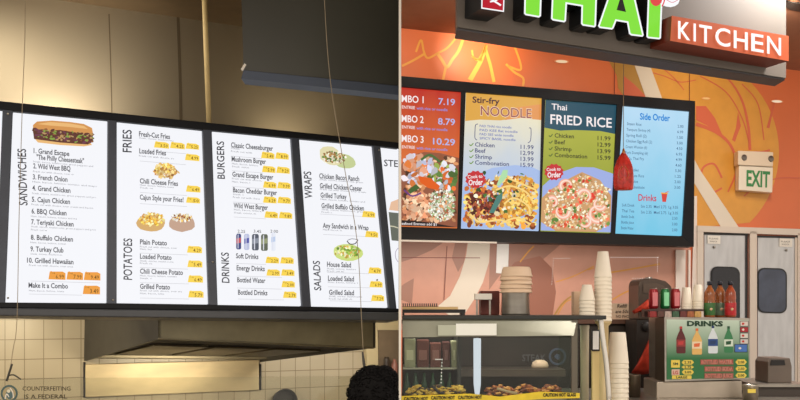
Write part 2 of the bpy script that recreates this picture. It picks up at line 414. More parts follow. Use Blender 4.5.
tag(b.build('jar'), 'rosy brown jar in the pass-through window, right of the dark one', 'jar')
# round dark pan on tile wall
b = MB(); c = WL.P(283, 401, .02); rr = 13*c.y/F
ring = []
Mx = Matrix(((UL.x, 0, NL.x), (UL.y, 0, NL.y), (0, 1, 0)))
def disc_pts(r, z, n=28): return [c+Mx @ V(r*math.cos(2*math.pi*i/n), r*math.sin(2*math.pi*i/n), z) for i in range(n)]
k = b.mi(m_dark); rings = [disc_pts(rr*.86, 0), disc_pts(rr, .06), disc_pts(rr*.93, .06), disc_pts(rr*.8, .012)]
rv = [[b.bm.verts.new(p) for p in r_] for r_ in rings]
for a_, b_ in zip(rv, rv[1:]):
    for i in range(28): b.bm.faces.new([a_[i], b_[i], b_[(i+1) % 28], a_[(i+1) % 28]])
b.bm.faces.new(rv[0]); b.bm.faces.new(rv[-1][::-1])
pan = tag(b.build('frying_pan'), 'dark round pan hanging on the tiles right of the splashback', 'pan')
b = MB(); b.tube([c+V(0, 0, -rr)+NL*.03, c+V(0, 0, -rr-.18)+NL*.03], .012, m_dark); b.build('handle', pan)

# ---- menu board frame
def sl(y): return .104+(.018-.104)*(y-110)/195.0
panels = {1: [(13.2, 111.5), (107.8, 120.6), (106.9, 302.6), (5.5, 301.8)],
          2: [(117, 121.5), (202.6, 130.5), (209, 304), (116.9, 302.6)],
          3: [(212, 131), (291.2, 138.5), (302.4, 305.8), (218, 304.5)],
          4: [(299.3, 139), (373, 146.3), (389.4, 307.5), (311.5, 306)],
          5: [(380.5, 147), (398.6, 149), (398.6, 309), (397, 307.8)],
          0: [(-40, 106), (2.6, 110.4), (-5, 301.6), (-52, 301)]}
menu = empty('menu_board', BOARD.P(200, 318), 'long dark frame holding the row of lit white menu panels', 'menu frame')
b = MB()
order = [0, 1, 2, 3, 4, 5]
TOPL = lambda x: 100.8+.104*x
BOTL = lambda x: 308.0+.012*x
b.slab(BOARD, [(-60, TOPL(-60)), (398.7, TOPL(398.7)), (398.7, 150.5-2), (373.5, 145.5), (299, 138.4), (291, 137.8), (212, 130.3), (203, 129.8), (117, 120.9), (108, 120), (13, 110.9), (2.6, 109.6), (-60, 104.6)], .03, .12, m_black)
b.slab(BOARD, [(-60, 301.8), (-5, 302.2), (5.5, 302.4), (107, 303.2), (209, 304.6), (302.4, 306.4), (398.7, 308.5), (398.7, 312.2), (-60, 307.2)], .03, .12, m_black)
for i in range(5):
    l = panels[i]; r = panels[i+1]
    b.slab(BOARD, [(l[1][0]+.1, l[1][1]-2), (r[0][0]-.1, r[0][1]-2), (r[3][0]-.1, r[3][1]+2), (l[2][0]+.1, l[2][1]+2)], .028, .11, mat('mullion', (58, 64, 78), .4, noise=.1))
b.build('frame', menu, bevel=.004)
b = MB(); b.slab(BOARD, [(-60, 307.4), (398.7, 312.4), (398.7, 320.5), (-60, 315)], .07, .17, m_slate); b.build('bottom_rail', menu, bevel=.006)
b = MB(); b.slab(BOARD, [(-60, TOPL(-60)+1), (398.7, TOPL(398.7)+1), (398.7, 311), (-60, 306)], -.095, .02, m_black); b.build('backing', menu)
for x, y in ((8, 114), (8, 298), (113, 300), (213, 262), (379, 150), (377, 280)):
    b = MB(); p = BOARD.P(x, y, .03); b.tube([p-BOARD.n*.002, p+BOARD.n*.004], .006, m_st); b.build('screw', menu)

WHT = glow((244, 245, 250), 1.0, True)
GRY = glow((78, 78, 84)); SUB = glow((140, 140, 148)); DRK = glow((60, 60, 66)); LN = glow((190, 190, 196))
YEL = glow((250, 214, 82)); ORG = glow((238, 158, 62)); TXT = glow((120, 84, 24))
PLN = {1: 'sandwich menu panel, leftmost full white lit panel with a long sandwich picture',
       2: 'fries and potatoes menu panel, white and lit, with potato pictures in the middle',
       3: 'burgers and drinks menu panel, white and lit, with a row of can pictures',
       4: 'wraps and salads menu panel, white and lit, with a wrap picture on top',
       5: 'cut-off lit menu panel at the right end, its heading starting STE',
       0: 'sliver of lit white menu panel at the far left end of the frame'}
PT = {}
for i in (0, 1, 2, 3, 4, 5):
    q = panels[i]
    b = MB(); b.slab(BOARD, [(q[0][0]+.05, q[0][1]), (q[1][0]-.05, q[1][1]), (q[2][0]-.05, q[2][1]), (q[3][0]+.05, q[3][1])], .0, .03, WHT); PT[i] = b.build('menu_panel', menu, label=PLN[i])
def heads(i, items):
    for t, x, y0, y1, wd in items:   # reads upward, x = right (baseline), y0 top, y1 bottom
        b = MB(); b.text(BOARD, t, x, y1, y1-y0, wd, DRK, .003, .06, .012, up=True, lean=-.03 if i == 1 else .05*(i-2)/2*-1, res=3)
        b.build('heading', PT[i])
def lines(i, items, subs):
    for t, x0, x1, yc in items:
        b = MB(); b.text(BOARD, t, x0, yc+2.2, x1-x0, 5.0, GRY, .003, sl(yc), .022, res=2)
        b.build('item_name', PT[i])
    words = ['Steak, onions, mushrooms, green peppers and provolone', 'Fresh cut with cheese, sour cream and bacon', 'Ham, bacon, lettuce, tomato and mayo']
    for j, (x0, x1, yc) in enumerate(subs):
        s_ = words[j % 3][:max(6, int((x1-x0)/1.35))]
        b = MB(); b.text(BOARD, s_, x0, yc+.9, x1-x0, 1.7, SUB, .003, sl(yc), .004, res=1); b.build('small_print', PT[i])
def ptags(i, items, m=YEL):
    for t, x0, x1, y0, y1 in items:
        b = MB(); s_ = sl(y0); w_ = x1-x0
        b.flat(BOARD, [(x0+1.2, y0+.6), (x0+3, y0), (x0+3.4, y0+.5+s_), (x1-3, y0+s_*w_), (x1, y0+1.6+s_*w_), (x1, y1+s_*w_), (x0, y1)], m, .004)
        b.text(BOARD, t, x0+w_*.42, y1-.9+s_*w_*.4, w_*.5, (y1-y0)*.52, TXT, .006, s_, .01, res=1)
        b.text(BOARD, 'reg', x0+w_*.14, y0+2.4+s_*w_*.1, w_*.24, 1.4, TXT, .006, s_, .0, res=1)
        b.build('price_tag', PT[i])
def rules(i, items):
    for x0, x1, y in items: b = MB(); b.stroke(BOARD, [(x0, y), (x1, y+sl(y)*(x1-x0))], .35, LN, .0025, 2); b.build('divider_line', PT[i])
# panel 1
heads(1, [('SANDWICHES', 27.5, 149, 205.5, 8.6)])
lines(1, [('1. Grand Escape', 33.6, 69.4, 150.8), ('"The Philly Cheesesteak"', 36.5, 84, 157.2), ('2. Wild West BBQ', 33.2, 70.5, 166), ('3. French Onion', 32.8, 67.5, 177), ('4. Grand Chicken', 32.3, 70.5, 188),
          ('5. Cajun Chicken', 31.8, 70, 199.4), ('6. BBQ Chicken', 31.5, 66.5, 211.2), ('7. Teriyaki Chicken', 31.2, 73.6, 222), ('8. Buffalo Chicken', 30.8, 73, 237.4), ('9. Turkey Club', 30.4, 63.5, 249), ('10. Grilled Hawaiian', 27, 73.5, 260.3), ('Make It a Combo', 28.5, 68, 285.3)],
      [(33, 93, 161.3), (33, 74, 171.2), (32.5, 97, 181.5), (32, 96, 193), (31.5, 93, 204.2), (31, 77, 216), (31, 96, 226.3), (31, 47, 229.5), (30.5, 66, 242.2), (30.5, 62, 253.6), (29, 73, 265), (29, 64, 290.4)])
ptags(1, [('6.99', 48.5, 65.5, 271, 279.3), ('7.99', 66.5, 83, 271.3, 279.5), ('9.49', 83.8, 100.4, 271.6, 280), ('3.49', 82.8, 100, 285.2, 294)], ORG)
rules(1, [(31, 100, 281), (29, 82, 294)])
def sub_sandwich(b):
    br = glow((214, 150, 84)); br2 = glow((236, 186, 120)); dk = glow((96, 56, 44)); gr = glow((132, 160, 70)); wh = glow((186, 150, 104)); pk = glow((110, 60, 78))
    top = [(33, 133), (33, 125), (37, 121.5), (52, 120.6), (70, 122), (84, 124), (92, 128), (93.5, 136), (80, 133), (60, 131), (44, 130)]
    b.flat(BOARD, top, br, .004); b.flat(BOARD, [(37, 124), (50, 122), (70, 123.5), (84, 126), (88, 129), (70, 127), (50, 125.5)], br2, .0045)
    b.flat(BOARD, [(34, 138), (50, 140), (70, 141.5), (90, 142), (92, 145), (84, 146.4), (60, 145), (38, 142.5)], br2, .004)
    b.flat(BOARD, [(33, 131), (60, 130), (92, 135), (93.4, 141), (88, 144.5), (60, 142.5), (34, 139)], dk, .0047)
    for k in range(150):
        t = R.random(); x = 33+t*60; y = 131+t*6+R.uniform(-3, 6.3)
        blob(b, BOARD, x, y, R.uniform(1, 2.6), R.uniform(.7, 1.5), R.choice([dk, dk, dk, pk, pk, gr, wh, glow((190, 150, 90)), glow((150, 96, 60))]), .0048+k*.00002, 6, .25, R.uniform(-.5, .5))
b = MB(); sub_sandwich(b); b.build('sandwich_picture', PT[1])
# panel 2
heads(2, [('FRIES', 131.5, 130, 152.5, 9), ('POTATOES', 132, 238.6, 280, 8.6)])
lines(2, [('Fresh-Cut Fries', 139, 170, 134), ('Loaded Fries', 139.3, 166, 151), ('Chili Cheese Fries', 139.8, 178, 181), ('Cajun Style your Fries!', 139.8, 183.5, 197.2), ('Plain Potato', 140, 167, 242),
          ('Loaded Potato', 140, 171.6, 256.4), ('Chili Cheese Potato', 140, 183, 271.3), ('Grilled Potato', 140, 170, 286.5)],
      [(139, 174, 137.6), (139, 174, 155.6), (140, 174, 184.8), (140, 153, 187.4), (140, 177, 246.4), (140, 152, 248.8), (140, 174, 260.6), (140, 152, 263), (140, 177, 275.4), (140, 152, 278), (140, 182, 290.4), (140, 164, 293.2)])
ptags(2, [('3.50', 154, 169, 141, 147.4), ('4.25', 170, 184.8, 141.6, 148), ('5.25', 185.6, 199, 142.6, 148.6), ('4.99', 185, 199.4, 153.4, 160), ('6.49', 186, 200.4, 185, 191.6), ('.50', 186, 200, 196.6, 202.6),
          ('4.29', 187, 202, 245.6, 252.6), ('5.49', 187.4, 202.4, 260, 267), ('6.49', 187.8, 203, 275, 282.2), ('5.79', 188.2, 203.6, 290.4, 297.4)])
rules(2, [(140, 186, 149.8), (140, 186, 161), (140, 187, 192.4), (140, 187, 203.6), (140, 188, 253), (140, 188, 267.5), (140, 189, 282.6), (140, 189, 298)])
b = MB()
scatter(b, BOARD, 166, 173, 13, 5.5, [(206, 150, 76), (232, 190, 110), (180, 120, 60), (240, 208, 140)], 70, 2.6, asp=.35)
scatter(b, BOARD, 164, 168, 9, 5, [(240, 204, 96), (222, 170, 84), (250, 226, 160)], 60, 2.6, asp=.35); b.build('fries_picture', PT[2])
b = MB(); blob(b, BOARD, 151, 223, 14.4, 8.6, glow((214, 172, 110)), .004, 16, .05); scatter(b, BOARD, 152, 219, 12, 6.5, [(252, 210, 90), (240, 180, 60), (250, 232, 170), (196, 140, 70)], 90, 2.2); b.build('potato_picture', PT[2])
b = MB(); blob(b, BOARD, 182, 223.5, 13.2, 8.4, glow((196, 162, 140)), .004, 16, .05); scatter(b, BOARD, 182, 217.5, 10, 4, [(252, 248, 236), (244, 224, 170), (150, 90, 50), (240, 190, 90)], 60, 1.8); b.build('potato_picture', PT[2])
# panel 3
heads(3, [('BURGERS', 224.8, 141.4, 179, 7.4), ('DRINKS', 229.4, 252.6, 283, 7.6)])
lines(3, [('Classic Cheeseburger', 231, 273, 145), ('Mushroom Burger', 231.6, 266, 159), ('Grand Escape Burger', 232.3, 273.4, 174.3), ('Bacon Cheddar Burger', 233, 277, 190), ('Wild West Burger', 233.6, 268, 205.6),
          ('Soft Drinks', 236, 258.4, 256), ('Energy Drinks', 236.6, 264.8, 268), ('Bottled Water', 237.2, 265.4, 280), ('Bottled Drinks', 238, 267.4, 292.4)],
      [(231, 240, 148), (231, 252, 151), (232, 258, 163.4), (232, 249, 166.2), (232, 262, 178.4), (232, 250, 181.4), (233, 244, 194), (233, 260, 197), (234, 262, 209.4), (234, 256, 212.4)])
ptags(3, [(a, x0, x0+13.5, y, y+6.6) for a, x0, y in (('5.49', 261, 151.4), ('8.99', 275.2, 152), ('5.99', 262, 165.4), ('9.29', 276.2, 166.2), ('6.99', 263, 181), ('9.99', 277.2, 181.6), ('6.29', 263, 196), ('9.79', 277.4, 196.4), ('6.49', 264.4, 211), ('9.89', 278.8, 211.6), ('2.29', 265.5, 256.4), ('2.69', 280.2, 256.8), ('2.99', 266.4, 269), ('3.49', 281, 269), ('2.00', 281.4, 280.6), ('2.79', 283, 291.2))])
rules(3, [(231, 262, 156), (232, 263, 170.6), (232, 264, 186.4), (233, 265, 202), (234, 266, 217), (236, 266, 263.4), (237, 282, 276), (237, 282, 288), (238, 284, 299)])
for x, w_, y0, y1, c0, c1, nm in ((236.2, 5, 233.6, 249.4, (70, 78, 130), (200, 90, 100), 'can_picture'), (244, 5.4, 233.8, 250, (190, 196, 224), (90, 96, 170), 'can_picture'), (252, 6.8, 234, 250.4, (84, 90, 104), (140, 146, 160), 'can_picture'), (261, 6.8, 234.2, 250.8, (98, 104, 88), (150, 156, 120), 'can_picture'), (271, 4.6, 232.4, 251, (232, 236, 246), (190, 206, 234), 'bottle_picture')):
    b = MB()
    b.flat(BOARD, [(x, y0+1.5), (x+1, y0), (x+w_-1, y0), (x+w_, y0+1.5), (x+w_, y1-1.2), (x+w_-1, y1), (x+1, y1), (x, y1-1.2)], glow(c0), .004)
    b.flat(BOARD, [(x+.3, y0+5), (x+w_-.3, y0+4), (x+w_-.3, y0+9), (x+.3, y0+10)], glow(c1), .0045)
    b.flat(BOARD, [(x+w_*.3, y0+1), (x+w_*.45, y0+1), (x+w_*.45, y1-1), (x+w_*.3, y1-1)], glow((220, 222, 235)), .005); b.build(nm, PT[3])
for t, x in (('2.25', 237.6), ('3.45', 253.6), ('2.00', 270.4)): b = MB(); b.text(BOARD, t, x, 232.6, 7.6, 3, GRY, .003, .05, .005); b.build('price_lettering', PT[3])
# panel 4
heads(4, [('WRAPS', 312.4, 171.6, 198.6, 7.6), ('SALADS', 321.2, 261, 290.6, 7)])
lines(4, [('Chicken Bacon Ranch', 319.2, 359.2, 176), ('Grilled Chicken Caesar', 319.8, 362, 185.8), ('Grilled Turkey', 320.5, 346.6, 195.2), ('Grilled Buffalo Chicken', 321.4, 364, 205.8), ('Any Sandwich in a Wrap', 322.8, 368.6, 225.6),
          ('House Salad', 327, 351, 264.4), ('Loaded Salad', 328, 354, 278.4), ('Grilled Salad', 329, 354, 292.4)],
      [(319.5, 363, 179.2), (320, 366, 189), (320.6, 365, 199), (321.6, 364, 209.2), (321.6, 332, 211.8), (323, 342, 229.4), (327, 356, 268.4), (327, 344, 270.8), (328, 358, 282), (329, 362, 296), (329, 352, 298.6)])
ptags(4, [(a, x0, x0+13.2, y, y+6.4) for a, x0, y in (('6.99', 362, 210.6), ('9.50', 365, 230.6), ('4.79', 368.2, 267), ('6.99', 369.4, 280.8), ('7.29', 371, 294.6))])
rules(4, [(320, 362, 214), (323, 366, 234.4), (327, 369, 272.4), (328, 370, 286.8), (330, 372, 300.8)])
b = MB(); blob(b, BOARD, 344, 161, 12.6, 7, glow((198, 208, 150)), .004, 14, .05, .3); blob(b, BOARD, 331, 156, 12, 9, glow((228, 220, 176)), .0042, 14, .06, .5)
scatter(b, BOARD, 334, 157.5, 12, 6, [(120, 90, 60), (236, 226, 196), (96, 130, 60), (176, 130, 80), (250, 244, 226)], 80, 2, off=.0046); b.build('wrap_picture', PT[4])
b = MB(); blob(b, BOARD, 348, 252.6, 15, 8.4, glow((206, 222, 130)), .004, 16, .04, .1); scatter(b, BOARD, 347.5, 251.5, 12.5, 6, [(160, 196, 80), (226, 234, 150), (214, 170, 80), (240, 240, 200), (120, 160, 60)], 90, 2.1, off=.0046)
b.stroke(BOARD, [(347, 241), (350, 244), (355, 243.6), (358, 239.8)], 1, GRY, .007); b.stroke(BOARD, [(347.4, 240.4), (352, 238.8), (358, 239.8)], .7, SUB, .007); b.build('salad_picture', PT[4])
# panel 5
b = MB(); b.text(BOARD, 'STE', 384, 166, 14, 6.6, DRK, .003, .07, .012); b.build('heading', PT[5])
b = MB(); b.flat(BOARD, [(388.6, 212), (398.4, 213), (398.4, 241), (391.6, 240.4)], glow((104, 108, 98)), .004); b.flat(BOARD, [(391, 202), (398.4, 199), (398.4, 211), (389, 210)], glow((232, 190, 158)), .0042)
b.stroke(BOARD, [(390, 226), (394, 226.6), (398.2, 228)], 1, glow((214, 208, 180)), .005); b.stroke(BOARD, [(398.2, 248), (395.6, 252), (395.8, 258), (398.2, 262)], .7, glow((180, 170, 190)), .005); b.build('steak_picture', PT[5])

# ---- pole, hanging dark box, wires
PO = Plane(P0-NL*.22, NL)
b = MB(); p1 = PO.P(209, 124); p0 = PO.P(204.2, -6); d = (p0-p1)/(p0.z-p1.z); p0 = p1+d*(CEIL-p1.z-.002)
b.tube([p1, p0], .0165, mat('tan_pole', (236, 210, 150), .5, 0, noise=.1), 12)
pole = tag(b.build('hanging_pole'), 'tan metal pole running from the ceiling down to the menu frame', 'pole')
b = MB(); e = p0-d*.05; b.tube([e, e-d*.025], .021, m_hood_d, 12); b.build('collar', pole)
HB = Plane(P0+NL*.55, NL)
m_box = mat('charcoal_box', (66, 66, 58), .38, noise=.12, nscale=1.2); m_blue = mat('underside_lit_blue', (70, 80, 98), .5)
hb = empty('hanging_signboard', HB.P(320, 80), 'big charcoal box hanging from the ceiling above the right menu panels', 'hanging box')
q1 = HB.P(243.5, 70); q2 = HB.P(398.6, 85.6)
zt2 = CEIL-.003
b = MB(); b.prism([q1, q2, V(q2.x, q2.y, zt2), V(HB.P(238.5, 10).x, HB.P(238.5, 10).y, zt2)], V(0, .13, 0), m_box); b.build('body', hb)
b = MB(); a_ = HB.P(241.2, 78.5, .012); c_ = HB.P(398.6, 95, .012); q1b = HB.P(243.5, 70.2, .012); q2b = HB.P(398.6, 85.9, .012)
b.prism([a_, c_, q2b, q1b], V(0, .135, 0), m_blue); b.build('lit_underside', hb)  # bluish light on the box's bottom face, painted into this strip's colour
b = MB(); b.slab(HB, [(241.4, 69), (244.6, 63.4), (246.4, 64.6), (243, 70.6)], .024, .012, m_white); b.build('clip', hb)
def wire(name, pts, Y, label, top=True, r=.0019):
    w_ = [at(x, y, Y) for x, y in smooth_pts(pts, 5)]
    if top: w_[0].z = CEIL
    b = MB(); b.tube(w_, r, m_wire, 6)
    return tag(b.build(name), label, 'wire')
w1 = wire('hanging_wire', [(24.5, -60), (25, 30), (22.5, 100), (19, 220), (17, 320), (13, 350), (9.5, 373)], 4.75, 'thin wire hanging in front of the sandwich menu panel at the left')
hk = MB(); hk.tube([at(x, y, 4.75) for x, y in smooth_pts([(12, 364), (9.5, 372), (6.6, 381)], 4)], .006, m_hood_d, 6); hk.tube([at(x, y, 4.75) for x, y in smooth_pts([(9.2, 375.4), (14, 375), (21, 379.5)], 4)], .004, m_hood_d, 6)
hk.build('hook', w1)
w2 = wire('hanging_wire', [(322, -60), (325.5, 20), (331, 86), (343, 160), (357, 240), (362, 330), (365, 372)], 4.78, 'thin pale wire hanging in front of the wraps and salads menu panel')
b = MB(); b.tube([at(362.6, 352, 4.78), at(364, 364, 4.78), at(364.8, 372.5, 4.78)], [.005, .008, .005], m_hood_d, 6); b.build('weight', w2)
# ---- glass guard
GL = Plane(V(-1.0, 5.0, 1.2), V(.1, -1, 0))
b = MB(); t0 = GL.P(-40, 379); t1 = GL.P(398.4, 374)
gz = 1.02
b.prism([V(t0.x, t0.y, gz), V(t1.x, t1.y, gz), V(t1.x, t1.y, t0.z), V(t0.x, t0.y, t0.z)], V(0, .008, 0), glass('guard_glass', (244, 244, 238), .035))
gg = tag(b.build('glass_guard'), 'clear glass guard below the menu panels with a notice and round seal', 'glass guard')
b = MB(); m_ink = mat('notice_ink', (58, 48, 34), .6)
b.text(GL, 'COUNTERFEITING', 22.5, 390.6, 48, 4.2, m_ink, .003, .0, .008); b.text(GL, 'IS A FEDERAL', 24, 398.6, 43, 4.2, m_ink, .003, .0, .008)
b.build('notice_lettering', gg)
b = MB(); 
blob(b, GL, 9.2, 393.5, 8.6, 8.6, mat('seal_rim', (70, 96, 96), .5), .003, 24, 0); blob(b, GL, 9.2, 393.5, 6.6, 6.6, mat('seal_mid', (176, 160, 120), .5), .0035, 24, 0)
blob(b, GL, 9.4, 395, 3.6, 4.6, mat('seal_fig', (84, 110, 112), .5), .004, 10, .15); blob(b, GL, 8.6, 391, 1.8, 1.8, mat('seal_light', (226, 220, 196), .5), .0045, 8, .1); b.stroke(GL, [(5, 399), (6.6, 394), (9, 397)], 1, m_white, .0045); b.stroke(GL, [(10, 388), (12.6, 392), (13.5, 398)], 1, m_white, .0045)
b.build('round_seal', gg, label='round teal and tan seal printed on the glass')
b = MB(); ct = V(0, 0, 0)
b.prism([V(-3.2, 4.9, .9), V(-.012, 4.7, .9), V(-.012, 5.35, .9), V(-3.2, 5.55, .9)], V(0, 0, .12), m_st)
b.prism([V(-3.1, 5.0, 0), V(-.02, 4.85, 0), V(-.02, 5.3, 0), V(-3.1, 5.5, 0)], V(0, 0, .9), m_hood_d)
tag(b.build('service_counter'), 'steel service counter carrying the glass guard before the left kitchen', 'counter')

# ---- person (back of a curly head at the lower right of the left place)
PY = 3.95
def pp(px, py, dy=0): return at(px, py, PY)+V(0, dy, 0)
hc = pp(373, 397)
root = empty('person', V(hc.x-.03, PY, 0), 'person with short curly black hair seen from behind, only the top of the head showing', 'person')
def skin(name, chains, mat_, parent, sub=2):
    me = bpy.data.meshes.new(name); vs = []; es = []; rs = []
    for ch in chains:
        prev = None
        for (p, r, ref) in ch:
            if ref is not None: prev = ref; continue
            vs.append(p); rs.append(r)
            if prev is not None: es.append((prev, len(vs)-1))
            prev = len(vs)-1
    me.from_pydata([Vector(v)-wloc(parent) for v in vs], es, []); me.materials.append(mat_)
    o = bpy.data.objects.new(name, me); C.objects.link(o); o.parent = parent
    bm_ = bmesh.new(); bm_.from_mesh(me); bm_.verts.layers.skin.verify(); bm_.to_mesh(me); bm_.free()
    for i, r in enumerate(rs): me.skin_vertices[0].data[i].radius = (r, r) if not isinstance(r, tuple) else r
    me.skin_vertices[0].data[0].use_root = True
    m = o.modifiers.new('skin', 'SKIN'); m.use_smooth_shade = True
    s_ = o.modifiers.new('sub', 'SUBSURF'); s_.levels = sub; s_.render_levels = sub
    return o
X, Yp = hc.x-.03, PY
sk = mat('skin_tone', (120, 82, 62), .5)
hz = hc.z
body = [[((X, Yp, .68), (.13, .10), None), ((X, Yp, .82), (.12, .09), None), ((X, Yp, .96), (.125, .09), None), ((X, Yp, 1.035), (.07, .06), None), ((X+.01, Yp, 1.10), .045, None), ((X+.02, Yp+.005, hz-.03), (.07, .08), None), ((X+.03, Yp+.01, hz+.03), (.075, .085), None)],
        [(None, None, 2), ((X-.15, Yp, .99), .05, None), ((X-.18, Yp+.0, .80), .038, None), ((X-.16, Yp+.10, .64), .03, None), ((X-.14, Yp+.16, .62), .025, None)],
        [(None, None, 2), ((X+.13, Yp, .99), .05, None), ((X+.165, Yp+.0, .80), .038, None), ((X+.15, Yp+.10, .64), .03, None), ((X+.14, Yp+.16, .62), .025, None)],
        [(None, None, 0), ((X-.08, Yp, .62), .08, None), ((X-.085, Yp+.01, .36), .055, None), ((X-.085, Yp-.01, .08), .035, None), ((X-.09, Yp+.1, .03), .03, None)],
        [(None, None, 0), ((X+.08, Yp, .62), .08, None), ((X+.085, Yp+.01, .36), .055, None), ((X+.085, Yp-.01, .08), .035, None), ((X+.09, Yp+.1, .03), .03, None)]]
skin('body', body, sk, root)
b = MB(); m_hair = mat('black_hair', (13, 11, 11), .8, noise=.4, nscale=60, spec=.15)
s0 = PY/F
b.ball(hc, 1, m_hair, 3, (24.5*s0, 23*s0, 30*s0)); b.ball(pp(384, 380.5), 1, m_hair, 3, (13.2*s0, 15*s0, 13.5*s0))
for k in range(1500):
    a = R.uniform(0, 6.283); e_ = R.uniform(-.35, 1.57); d_ = V(math.cos(a)*math.cos(e_), math.sin(a)*math.cos(e_), math.sin(e_))
    if k % 3: cc = hc+V(d_.x*25.3*s0, d_.y*23.6*s0, d_.z*30.6*s0)
    else: cc = pp(384, 380.5)+V(d_.x*13.8*s0, d_.y*15.4*s0, d_.z*14.2*s0)
    if cc.x > -.006: continue
    r_ = R.uniform(.0025, .0065)
    b.ball(cc, r_, m_hair, 1)
for k in range(160):
    a = R.uniform(2.2, 4.1) if k % 2 else R.uniform(0, 6.28); e_ = R.uniform(.0, 1.5); d_ = V(math.cos(a)*math.cos(e_), math.sin(a)*math.cos(e_), math.sin(e_))
    c0_ = hc+V(d_.x*25*s0, d_.y*23*s0, d_.z*30*s0); t_ = d_.cross(V(R.uniform(-1, 1), R.uniform(-1, 1), R.uniform(-1, 1))).normalized()
    pts = [c0_+d_*(.010*math.sin(u*1.05))+t_*(.012*(1-math.cos(u*1.05))) for u in range(4)]
    if max(p.x for p in pts) > -.006: continue
    b.tube(pts, .0012, m_hair, 4)
b.build('hair', root)
b = MB()
for ch in (('shirt'),):
    b.lathe(X, Yp, [(.001, .66), (.15, .66), (.155, .8), (.16, .95), (.13, 1.03), (.06, 1.075), (.058, 1.08), (.0, 1.06)], mat('dark_shirt', (38, 38, 44), .8), 24)
sh = b.build('shirt', root)
b = MB()
for sx_ in (-1, 1): b.tube([(X+sx_*.08, Yp, .68), (X+sx_*.085, Yp+.01, .36), (X+sx_*.085, Yp-.01, .1)], [.1, .075, .06], mat('trousers', (44, 48, 60), .8), 14)
b.build('trousers', root)

# ================================================================ RIGHT PLACE
# ---- fascia
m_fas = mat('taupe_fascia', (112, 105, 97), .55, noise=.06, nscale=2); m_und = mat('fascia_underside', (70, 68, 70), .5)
def SP(x, y, o_=0): return SG.P(x, y, o_)
fl = SP(457.5, 27); fr = SP(786, 78)
fas = empty('sign_fascia', V((fl.x+fr.x)/2, (fl.y+fr.y)/2, fr.z), 'taupe sign fascia hanging from the ceiling above the menu screens', 'sign fascia')
b = MB(); b.prism([fl, fr, V(fr.x, fr.y, CEIL-.003), V(fl.x, fl.y, CEIL-.003)], V(0, .17, 0), m_fas); b.build('fascia_panel', fas)
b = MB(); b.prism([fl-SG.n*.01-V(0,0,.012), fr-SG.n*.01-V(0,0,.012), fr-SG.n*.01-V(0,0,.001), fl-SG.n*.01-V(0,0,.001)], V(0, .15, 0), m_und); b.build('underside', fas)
# channel letters THAI
m_let = glow((132, 226, 62), 1.0); m_lw = glow((250, 252, 255), 1.0); m_ret = mat('black_return', (22, 26, 30), .4)
thai = empty('channel_letter_sign', SP(600, 40), 'green channel letters with white rims, lower half of a big THAI, on the fascia', 'sign')
def letter(nm, poly, inner=1.6):
    o_ = MB(); cx_ = sum(p[0] for p in poly)/len(poly)
    pts = [SP(x, y, .11) for x, y in poly]; o_.prism(pts, -SG.n*.108, m_ret)
    root_ = o_.build('letter_'+nm, thai)
    f_ = MB(); f_.face([SP(x, y, .112) for x, y in poly], m_lw); f_.build('letter_rim', root_)
    f_ = MB(); f_.face([SP(x, y, .115) for x, y in inset(poly, inner)], m_let); f_.build('letter_face', root_)
def inset(poly, d):
    n = len(poly); ar = sum(poly[i][0]*poly[(i+1) % n][1]-poly[(i+1) % n][0]*poly[i][1] for i in range(n)); sg = 1 if ar > 0 else -1; out = []
    for i in range(n):
        p = poly[i-1]; q_ = poly[i]; r_ = poly[(i+1) % n]
        e1 = V(q_[0]-p[0], q_[1]-p[1], 0).normalized(); e2 = V(r_[0]-q_[0], r_[1]-q_[1], 0).normalized()
        n1 = V(-e1.y, e1.x, 0)*sg; n2 = V(-e2.y, e2.x, 0)*sg; m_ = (n1+n2); m_ = m_/max(m_.length_squared/2, .3)
        out.append((q_[0]+m_.x*d, q_[1]+m_.y*d))
    return out
letter('T', [(524, 13.5), (525.5, 15.2), (539, 17.6), (541, 16), (542, -14), (560, -11), (561, -24), (506, -32), (505, -19), (524.6, -16)])
letter('H', [(551, 18.6), (552.6, 20.4), (564.4, 22.4), (566, 20.8), (567, 4), (581.4, 6.4), (581, 23.8), (582.6, 25.6), (594.4, 27.4), (596, 26), (597.6, -22), (583, -24.5), (582.2, -7), (567.4, -9), (568, -27), (553, -29)])
letter('A', [(598, 26), (599.6, 28), (612, 29.6), (613.6, 28.2), (616.4, 21), (627, 22.8), (629, 33.8), (631, 35.4), (642.4, 36.8), (643.8, 35.2), (631, -20), (615, -23)])
letter('I', [(646.4, 36.6), (647.8, 38.2), (659.4, 39.4), (661, 38), (662.4, 2), (663, -12), (648, -14), (647.6, 4)])
b = MB(); b.flat(SG, [(616.6, 10), (621.4, -6), (626, 12)], m_ret, .118)
b.build('letter_counter', thai)
b = MB(); blob(b, SG, 668, -2, 12, 9, m_lw, .125, 16, .04, .2); blob(b, SG, 656, -1, 6, 7, glow((226, 70, 70)), .128, 12, .05)
b.stroke(SG, [(662, 6.4), (664, 2), (666, -8)], 1.2, glow((226, 60, 60)), .130); b.stroke(SG, [(664, -2), (672, 2.4), (679, -1)], .8, glow((226, 150, 160)), .130); b.build('flower_ornament', thai)
